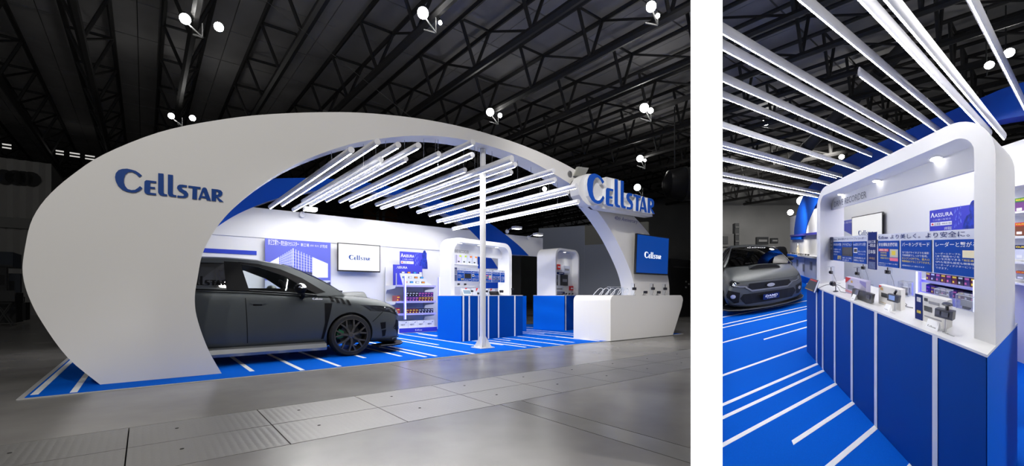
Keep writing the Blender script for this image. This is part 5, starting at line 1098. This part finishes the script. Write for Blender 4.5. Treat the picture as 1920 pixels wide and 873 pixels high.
for i, (x0, y0, x1, y1, zt, lb_) in enumerate([(1684, 551, 1703, 556, (1684, 527), 'small clear acrylic stand between the white boxes'), (1752, 566, 1779, 575, (1752, 541), 'clear acrylic case with detector behind the white and navy box'), (1792.5, 577, 1824, 587, (1792.5, 551), 'clear acrylic case with detector close to the frame pillar')]):
    a, c = RI(x0, y0); b_, _ = at_c(x1, y1, c); z1 = at_c(*zt, c)[1]; case(RC, a, b_, c, c + .09, 1.0006, z1, lb_)
    t = thing('radar_detector', ['silver radar detector inside the small acrylic stand', 'silver radar detector inside the middle acrylic case', 'silver radar detector inside the acrylic case by the pillar'][i], 'device', RC, ((a + b_) / 2, c + .04, 1.0)); m_ = (a + b_) / 2; w_ = (b_ - a) * .36
    MB().slab([rrect(m_ - w_, m_ + w_, 1.02, 1.02 + (z1 - 1) * .45, .008, 3, True)], lambda x, z: (x, c + .04, z), lambda x, z: (x, c + .06, z)).build('body', mat('silver_plastic', (.35, .36, .4), .3, .4), t, RC)
    MB().box(m_ - .03, m_ + .03, c + .03, c + .07, 1.0006, 1.021).build('foot', DARK, t, RC)
for i, (px, py, w_, lb_) in enumerate([(1598, 562, .06, 'small white price label beside the mirror monitor'), (1661, 583, .06, 'small white price label below the middle white box'), (1746, 617, .09, 'white price label below the white and navy box')]):
    x, c = RI(px, py); label_card(RC, x, c, 1.0006, w_, lb_, None)
for i, (px, py, w_, lb_) in enumerate([(1673, 587, .03, 'small dark word mark on the worktop below the middle box'), (1777, 627, .042, 'dark word mark on the worktop close to the frame pillar')]):
    x, c = RI(px, py); b = MB(); logo_flat(lambda a, q: (x - w_ + a * w_ * 2, c + q * w_ * 2, 1.0012), b); o = b.build('worktop_decal', MATS['mid_grey'], None, RC); tag(o, lb_, 'decal')
for i, (pts, lb_) in enumerate([([(1536, 540), (1548, 535), (1560, 534), (1573, 535), (1580, 540), (1588, 542)], 'thin dark cable looping at the far end of the drive recorder counter'), ([(1686, 560), (1692, 566), (1690, 571), (1697, 569), (1700, 573), (1693, 574), (1706, 577), (1712, 578)], 'coiled dark cable right of the middle white box'), ([(1784, 604), (1787, 599), (1790, 595)], 'short dark cable behind the large dash camera')]):
    P = spline([RI(*p) + (1.006,) for p in pts], 5); o = MB().tube([(p[0], p[1], p[2] + .0) for p in P], .0035, 4).build('cable', BLACK, None, RC); tag(o, lb_, 'cable')
# ------------------------------------------------------------------ wall things seen through the frame
class RXf:        # wall frame, x grows to the right of the picture
    rz = 0
    def W(s, p): return RF.W((12 - p[0], p[1], p[2]))
RX = RXf()
def rx(px, py, c): d, z = Rc(px, py, c); return 12 - d, z
(xa, za), (xb, zb_) = rx(1598, 449, 2.0), rx(1656, 396.5, 2.0)
screen(RX, xa, xb, 1.98, za - .06, zb_, 'white screen with blue word mark on the wall behind the drive recorder frame', SCRW, LOGOB, (xb - xa) * .50, (xa + xb) / 2, za + .10)
(xa, za), (xb, zb_) = rx(1580, 442, 2.02), rx(1597, 411, 2.02)
ps = thing('wall_poster', 'edge of the violet factory poster beside the white screen', 'poster', RX, (xa, 2.03, za)); MB().box(xa, xb + .2, 2.02, 2.045, za - .3, zb_).build('sheet', MATS['poster_sky'], ps, RX)
text('新工場が完成', xa + .04, xb + .02, zb_ - .10, zb_ - .04, lambda x, z: (x, 2.017, z)).build('lettering', PRINTW, ps, RX)
MB().flat([[(xa, za - .3), (xb + .2, za - .3), (xb + .2, za - .05), (xa, za + .18)]], lambda x, z: (x, 2.017, z)).build('building', MATS['poster_wing'], ps, RX)
(xa, za), (xb, zb_) = rx(1743, 435, 1.93), rx(1836, 380, 1.93)
assura(RX, xa, xb, 1.93, za, rx(1743, 395, 1.93)[1], 'violet promotion panel with statue cutout behind the drive recorder frame')
# gondola behind the frame: two rows of packed boxes and a blue LED upright, seen under the boards
gt = thing('gondola_shelf', 'white gondola shelf with blue LED uprights behind the drive recorder frame', 'shelf', RX, (11, 1.8, 0))
gx0, gx1 = rx(1731, 520, 1.6)[0], rx(1838, 540, 1.6)[0]
MB().box(gx0 - .1, gx1, 1.96, 2.0, .001, 1.62).build('back_panel', WHITE2, gt, RX)
SHZ = [rx(1770, y, 1.62)[1] for y in (531, 556)]
for z in [.15, .45] + SHZ: MB().box(gx0 - .1, gx1, 1.62, 1.96, z - .02, z).build('shelf_board', WHITE2, gt, RX); MB().box(gx0 - .1, gx1, 1.605, 1.62, z - .03, z + .01).build('price_rail', MATS['price_rail'], gt, RX)
for px in (1721, 1829):
    x = rx(px, 530, 1.57)[0]; z1 = rx(px, 509 if px < 1800 else 525, 1.57)[1]
    o = MB().box(x - .02, x + .05, 1.56, 1.60, .3, z1).build('led_upright', LEDB, gt, RX); MB().box(x - .025, x - .005, 1.553, 1.56, .3, z1).build('led_line', LEDBW, o, RX)
for r_, z in enumerate(SHZ):
    n = 9
    for j in range(n):
        a = rx(1736, 520, 1.66)[0]; b_ = rx(1832, 535, 1.66)[0]; w_ = (b_ - a) / n
        product_box(RX, a + w_ * j + .004, a + w_ * (j + 1) - .004, 1.66, 1.86, z + .001, z + (.15 if r_ == 0 else .13), (1 if j < 4 else 0) + (j * 2 + r_) % 3, ['patterned product box on the upper gondola row behind the frame', 'patterned product box on the lower gondola row behind the frame'][r_], 'gondola behind the frame, row %d' % (r_ + 1))
# wall shelf at the near end of the wall
ws = thing('wall_shelf', 'white wall shelving with priced goods past the frame pillar', 'shelf', RX, (11.8, 1.9, .6))
for y in (403, 447, 491, 528):
    a, z = rx(1880, y - 3, 1.86); b_ = a + 1.2; MB().box(a, b_, 1.80, 2.04, z - .025, z).build('shelf_board', WHITE2, ws, RX)
a, z = rx(1880, 357, 1.9); MB().box(a, a + 1.2, 1.80, 2.04, z, z + .025).build('top_board', WHITE2, ws, RX)
for i, (px, py0, py1, m, tm, lb_) in enumerate([(1911, 402, 371, mat('box_violet', srgb(110, 60, 130), .4), mat('green_tag', srgb(60, 140, 60), .5), 'violet carton with green price tag on the wall shelf'), (1911, 445, 417, mat('box_brown', srgb(120, 62, 40), .4), PRINTR, 'brown carton with red price tag on the wall shelf'), (1911, 489, 459, PALE, NAVY, 'pale carton with blue price tag on the wall shelf'), (1913, 526, 508, mat('box_silver', srgb(150, 150, 160), .4), PRINTR, 'silver flat carton on the lowest wall shelf')]):
    a, z = rx(px - 8, py0 - 3, 1.84); b_ = rx(px + 22, py0, 1.84)[0]; z1 = rx(px, py1, 1.84)[1]
    t = pack(RX, a, b_, 1.84, 1.95, z + .004, z1, lb_, m, [('price_tag', tm, [(.0, .72), (.8, .72), (.8, 1), (.0, 1)]), ('white_print', PRINTW, [(.1, .1), (.45, .1), (.45, .3), (.1, .3)])])
    text(['¥60,000', '¥38,000', '¥36,000', '¥9,800'][i], a + (b_ - a) * .05, a + (b_ - a) * .7, z + (z1 - z) * .78, z + (z1 - z) * .94, lambda x, q: (x, 1.836, q), bold=.02).build('price_lettering', PRINTY, t, RX)
# far wall display at the other end of the wall
fd = thing('wall_display', 'white wall niche with small devices and printed panels beyond the parked car', 'display', RX, (4, 2.0, 0))
a, _ = rx(1483, 470, 1.97); b_, _ = rx(1545, 470, 1.97)
def zat(px, py): return rx(px, py, 1.97)[1]
MB().box(a, b_, 1.93, 2.05, 1.95, 2.03).build('blue_ledge', mat('ledge_blue', srgb(60, 60, 170), .4), fd, RX)
MB().box(a, b_, 1.80, 2.05, 1.06, 1.13).build('shelf_board', WHITE2, fd, RX)
MB().box(a, b_ - (b_ - a) * .62, 1.79, 1.80, 1.02, 1.12).build('blue_edge', BLUE, fd, RX)
MB().box(a, b_, 1.90, 2.04, .25, 1.06).build('lower_panel', PALE, fd, RX)
MB().box(a, b_ - (b_ - a) * .6, 1.96, 2.04, 1.80, 1.95).build('blue_print', BLUE, fd, RX)
for k in range(4): MB().box(a + .25 + .75 * k, a + .45 + .75 * k, 1.89, 1.90, .45 + .15 * (k % 2), .75 + .15 * (k % 2)).build('picture', mat('slate_print', srgb(120, 125, 140), .4), fd, RX)
for k in range(3): MB().box(a + .05 + .95 * k, a + .055 + .95 * k, 1.893, 1.90, .3, 1.04).build('panel_joint', mat('mid_grey', (.3, .3, .32), .5), fd, RX)
MB().box(a + .6, b_, 1.85, 2.04, .001, .25).build('plinth', BLUE, fd, RX)
for k in range(9):
    x = a + .15 + .27 * k; t = thing('small_device', 'tiny dark device on the far wall niche shelf', 'device', RX, (x, 1.88, 1.13), 'devices on the far niche shelf')
    MB().slab([rrect(x, x + .13, 1.1305, 1.19, .02, 3)], lambda q, z: (q, 1.86, z), lambda q, z: (q, 1.90, z)).build('body', BLACK if k % 3 else STEEL, t, RX); MB().box(x + .03, x + .1, 1.855, 1.86, 1.145, 1.18).build('display', DARK, t, RX)
for dd, dz in ((7.3, 3.3), (8.6, 3.2)):
    spot('niche_spot', RF.W((dd, 1.1, dz)), RF.W((dd - .2, 2.04, 1.5)), 260, 120)
x = a + 1.3; t = thing('ornament', 'small cream lamp-shaped ornament on the far niche shelf', 'ornament', RX, (x, 1.86, 1.13)); MB().lathe([(.05, 0), (.07, .1), (.06, .25), (.03, .33), (.035, .40)], (x, 1.86, 1.131), 'z', 14).build('body', mat('cream_ceramic', srgb(215, 205, 180), .4), t, RX); MB().lathe([(.03, 0), (.02, .08)], (x, 1.86, 1.53), 'z', 10).build('knob', STEEL, t, RX)
# two flood lamps and the arm lamps over the far wall end
def rflood(px, py, r, label, Y, second=None):
    z = HC + (YH - py) / F * Y; flood_at(px, py, r, label, Y, second)
def flood_at(px, py, r, label, Y, second=None):
    P = Vector(((px - X0) / F * Y, Y, HC + (YH - py) / F * Y)); rr = r / F * Y; t = thing('flood_light', label, 'lamp', WF, tuple(P))
    aim = Vector((-P.x * .6, -P.y, -4)).normalized(); a = aim.orthogonal().normalized(); b_ = aim.cross(a); n = 14
    V = [P + aim * .08] + [P + (a * math.cos(6.2832 * k / n) + b_ * math.sin(6.2832 * k / n)) * rr for k in range(n)]
    MB().add(V, [(0, 1 + k, 1 + (k + 1) % n) for k in range(n)]).build('lens', LAMPON, t)
    MB().tube([P - aim * .01, P - aim * .25, P - aim * .4], [rr * 1.05, rr * .9, rr * .4], 12).build('housing', DARK, t)
    br = MB(); br.tube([P - aim * .2, P + Vector((rr, .2, -2.2 * rr))], rr * .09, 5); br.tube([P + Vector((rr, .2, -2.2 * rr)), P + Vector((rr * 1.6, .2, rr))], rr * .08, 5); br.build('bracket', MATS['bracket_grey'], t)
    if py < 300: MB().tube([P - aim * .3, Vector((P.x - aim.x * .3, P.y - aim.y * .3, max(P.z + .5, 10.7)))], .02, 5).build('drop_rod', DARK, t)
for a in [(1604, 181, 7, 'flood light behind the short LED tube over the right-hand stand', 20), (1892, 99, 8, 'flood light glaring beside the steep LED tube near the frame pillar', 15), (1855, 122, 7, 'smaller flood light just left of the steep LED tube', 15), (1436, 229, 6, 'flood light on a lattice bracket behind the lower LED tubes', 24), (1578, 294, 4.5, 'small flood light behind the blue rear arch', 26), (1503, 376, 8, 'flood light above the white wall end beyond the parked car', 24), (1482, 398, 5, 'smaller flood light below the lamp at the far wall end', 26)]: flood_at(*a)
# hanging duct
P0, P1 = (lambda px, py, Y: Vector(((px - X0) / F * Y, Y, HC + (YH - py) / F * Y)))(1478, 312, 22), (lambda px, py, Y: Vector(((px - X0) / F * Y, Y, HC + (YH - py) / F * Y)))(1705, 78, 17)
dk = thing('air_duct', 'long grey round air duct hanging above the right-hand LED tubes', 'duct', WF, tuple((P0 + P1) / 2)); MB().tube([P0, P1], .26, 16).build('pipe', mat('duct_grey', (.12, .12, .125), .5), dk, smooth=True)
for k in range(1, 5): p = P0.lerp(P1, k / 5); dr = (P1 - P0).normalized(); MB().tube([p - dr * .05, p + dr * .05], .275, 16).build('collar', DARK, dk)
# LED tubes of the right-hand stand
TRR = [((1813.6,0),(1919.5,201.5)),((1647,0),(1883,262)),((1602,0),(1856.5,256)),((1483.6,0),(1786,239)),((1610.6,151),(1761,250.4)),((1353,63),(1718,269.6)),((1353,95.7),(1705,277)),((1353,158.7),(1672.6,292)),((1353,184),(1634.8,293.8)),((1353,242),(1612,320)),((1353,272),(1579,332.6)),((1353,285),(1569,334)),((1353,302),(1557,346.8)),((1353,328.6),(1539,363)),((1353,342.7),(1534,370))]
class RTf:
    rz = 0
    def W(s, p): return RF.W(p)
for i, (p, q) in enumerate(TRR):
    ce_ = 4.6 * KC
    d, z = Rc(*q, ce_)
    if i == 0: ce_ += .1
    cf = Rd(*p, d)[0] if i == 4 else None
    if cf is None:
        cf = -1.05 if p[0] < 1400 else (-.75 if i != 0 else -.2)
        cf = max(cf, xclip(d, -1.2, z)) if p[0] < 1400 else cf
        while RF.W((d, cf, z)).y < 1.35: cf += .02
    led_tube(RF, d, cf, ce_, z + .05, 'long white LED tube hanging above the drive recorder counter', 'LED tubes over the right-hand stand', [(ce_ - .12, z + .05)], r=.05, rx_=.028, sw=.0062, led=LEDR)
# second car
make_car(RF, lambda x, y, z: (5.69 - x, .03 + y, .003 + z), 'matte grey estate car seen from the front with plate and bonnet scoop')
# hall behind the right-hand stand
o = MB().box(10, 48, 40, 40.3, 0, 10.8).build('wall_right_far', mat('far_wall_grey', (.42, .42, .42), .8, noise=.1, nscale=.5), None); tag(o, 'plain grey far wall of the right-hand hall', None, None, 'structure')
def far_box(name, px0, py0, px1, py1, Y, dep, m, label, cat, deco=()):
    A_ = Vector(((px0 - X0) / F * Y, Y, HC + (YH - py1) / F * Y)); B_ = Vector(((px1 - X0) / F * Y, Y, HC + (YH - py0) / F * Y))
    t = thing(name, label, cat, WF, ((A_.x + B_.x) / 2, Y, A_.z)); MB().box(A_.x, B_.x, Y, Y + dep, A_.z, B_.z).build('body', m, t)
    for nm, m2, a, b_, c, d in deco: MB().box(A_.x + (B_.x - A_.x) * a, A_.x + (B_.x - A_.x) * b_, Y - .05, Y - .005, A_.z + (B_.z - A_.z) * c, A_.z + (B_.z - A_.z) * d).build(nm, m2, t)
    return t
BOARD = mat('board_dark', (.03, .032, .035), .5)
far_box('banner_board', 1419, 444, 1441, 458, 34, .2, BOARD, 'dark lettered banner board on the far wall beyond the car', 'sign', [('lettering', mat('dim_letter', (.25, .25, .25), .6), .15, .85, .35, .65)])
far_box('banner_board', 1446, 446, 1459, 456, 34, .2, BOARD, 'smaller dark banner board on the far wall beside the larger one', 'sign', [('lettering', MATS['dim_letter'], .15, .85, .35, .65)])
far_box('display_stand', 1353, 438, 1376, 462, 33, 1, mat('stand_grey', (.12, .12, .12), .6), 'grey display stand at the far wall left of the banner boards', 'stand', [('panel', BOARD, .1, .5, .2, .8)])
far_box('lattice_column', 1378.5, 418, 1386, 462, 33, .4, BOARD, 'dark lattice column standing at the far wall', 'column', [('rung', MATS['stand_grey'], 0, 1, .2, .25), ('rung', MATS['stand_grey'], 0, 1, .5, .55), ('rung', MATS['stand_grey'], 0, 1, .8, .85)])
# dark parked vehicle far behind
def far_car(px0, px1, py0, py1, Y, label):
    s_ = Y / F; x0, x1 = (px0 - X0) * s_, (px1 - X0) * s_; z0, z1 = HC + (YH - py1) * s_, HC + (YH - py0) * s_; w_, h = x1 - x0, z1 - z0
    t = thing('parked_car', label, 'car', WF, ((x0 + x1) / 2, Y, z0)); pr = spline([(0, .25), (.02, .5), (.15, .58), (.3, .95), (.5, 1), (.72, .95), (.85, .6), (.98, .52), (1, .25)], 4)
    MB().prism([(x0 + w_ * a, z0 + h * b_) for a, b_ in pr], lambda x, z: (x, Y, z), lambda x, z: (x, Y + 1.6, z)).build('body', mat('far_car_paint', (.03, .03, .033), .3, .3), t)
    MB().prism([(x0 + w_ * a, z0 + h * b_) for a, b_ in [(.22, .62), (.33, .9), (.68, .9), (.8, .62)]], lambda x, z: (x, Y - .02, z), lambda x, z: (x, Y - .01, z)).build('windows', mat('far_glass', (.01, .01, .012), .1), t)
    for a in (.2, .8): MB().lathe([(h * .22, -.05), (h * .22, .2)], (x0 + w_ * a, Y, z0 + h * .2), 'y', 16).build('wheel', RUB, t)
far_car(1446, 1484, 462, 500, 24, 'dark car parked far behind the matte grey car')
# ------------------------------------------------------------------ dim neighbours at the far left
def lf_box(px0, py0, px1, py1, v, dep, name, label, cat, m, deco=()):
    (a, zt), (b_, z0) = Lv(px0, py0, v), Lv(px1, py1, v); z0 = max(z0, 0)
    t = thing(name, label, cat, LF, ((a + b_) / 2, v, z0)); MB().box(a, b_, v, v + dep, z0, zt).build('body', m, t, LF)
    for nm, m2, p, q, r_, s_ in deco: MB().box(a + (b_ - a) * p, a + (b_ - a) * q, v - .03, v - .002, z0 + (zt - z0) * r_, z0 + (zt - z0) * s_).build(nm, m2, t, LF)
    return t
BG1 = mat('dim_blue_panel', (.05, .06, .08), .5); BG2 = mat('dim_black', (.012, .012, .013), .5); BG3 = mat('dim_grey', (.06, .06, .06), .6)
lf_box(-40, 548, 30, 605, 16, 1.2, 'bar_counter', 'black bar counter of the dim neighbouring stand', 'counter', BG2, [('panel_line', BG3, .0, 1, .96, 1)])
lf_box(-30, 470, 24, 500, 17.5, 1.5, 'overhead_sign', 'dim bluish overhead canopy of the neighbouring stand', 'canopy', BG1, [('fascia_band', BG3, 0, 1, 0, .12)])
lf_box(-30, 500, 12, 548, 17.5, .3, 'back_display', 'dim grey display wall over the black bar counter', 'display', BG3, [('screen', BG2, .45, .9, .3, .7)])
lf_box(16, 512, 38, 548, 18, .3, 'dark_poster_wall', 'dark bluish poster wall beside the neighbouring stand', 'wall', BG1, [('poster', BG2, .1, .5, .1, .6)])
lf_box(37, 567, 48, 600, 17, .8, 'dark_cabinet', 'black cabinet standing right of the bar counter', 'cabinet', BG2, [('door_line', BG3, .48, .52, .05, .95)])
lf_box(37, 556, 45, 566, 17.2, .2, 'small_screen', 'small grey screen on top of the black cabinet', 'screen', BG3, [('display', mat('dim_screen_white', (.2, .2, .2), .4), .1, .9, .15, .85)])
u, z = Lv(8, 592, 15.2); t = thing('bar_stool', 'dark folding stool in front of the bar counter', 'stool', LF, (u, 15.2, 0)); MB().box(u - .2, u + .2, 15.0, 15.4, .72, .77).build('seat', BG2, t, LF)
for s in (-1, 1):
    for w_ in (-1, 1): MB().tube([(u + s * .15, 15.2 + w_ * .15, .72), (u - s * .2, 15.2 + w_ * .18, .0)], .02, 5).build('leg', BG3, t, LF)
MB().box(u - .2, u + .2, 15.38, 15.41, .8, 1.15).build('backrest', BG3, t, LF)
# dim equipment at the far right of the left hall, and a dark hanging ball duct
def rt_box(px0, py0, px1, py1, v, dep, name, label, cat, m, deco=()): return lf_box(px0, py0, px1, py1, v, dep, name, label, cat, m, deco)
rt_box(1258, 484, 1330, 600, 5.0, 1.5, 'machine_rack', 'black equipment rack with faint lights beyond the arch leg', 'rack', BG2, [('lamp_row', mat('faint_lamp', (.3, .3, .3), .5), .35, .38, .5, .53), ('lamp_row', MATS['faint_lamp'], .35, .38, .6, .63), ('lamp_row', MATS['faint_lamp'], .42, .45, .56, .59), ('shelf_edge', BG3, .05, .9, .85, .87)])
P = Vector(((1282 - X0) / F * 20, 20, HC + (YH - 345) / F * 20)); t = thing('duct_drum', 'large black round duct mouth hanging beside the raised sign', 'duct', WF, tuple(P)); MB().lathe([(.2, -.9), (.6, -.7), (.72, -.2), (.72, .5), (.5, .9)], tuple(P), 'x', 20).build('drum', BLACK, t, smooth=True); MB().lathe([(.75, -.06), (.75, .06)], tuple(P), 'x', 20).build('hoop', DARK, t); 
for s in (-.4, .4): MB().tube([P + Vector((s, 0, .7)), P + Vector((s, 0, 3.4))], .03, 5).build('hanger', DARK, t)
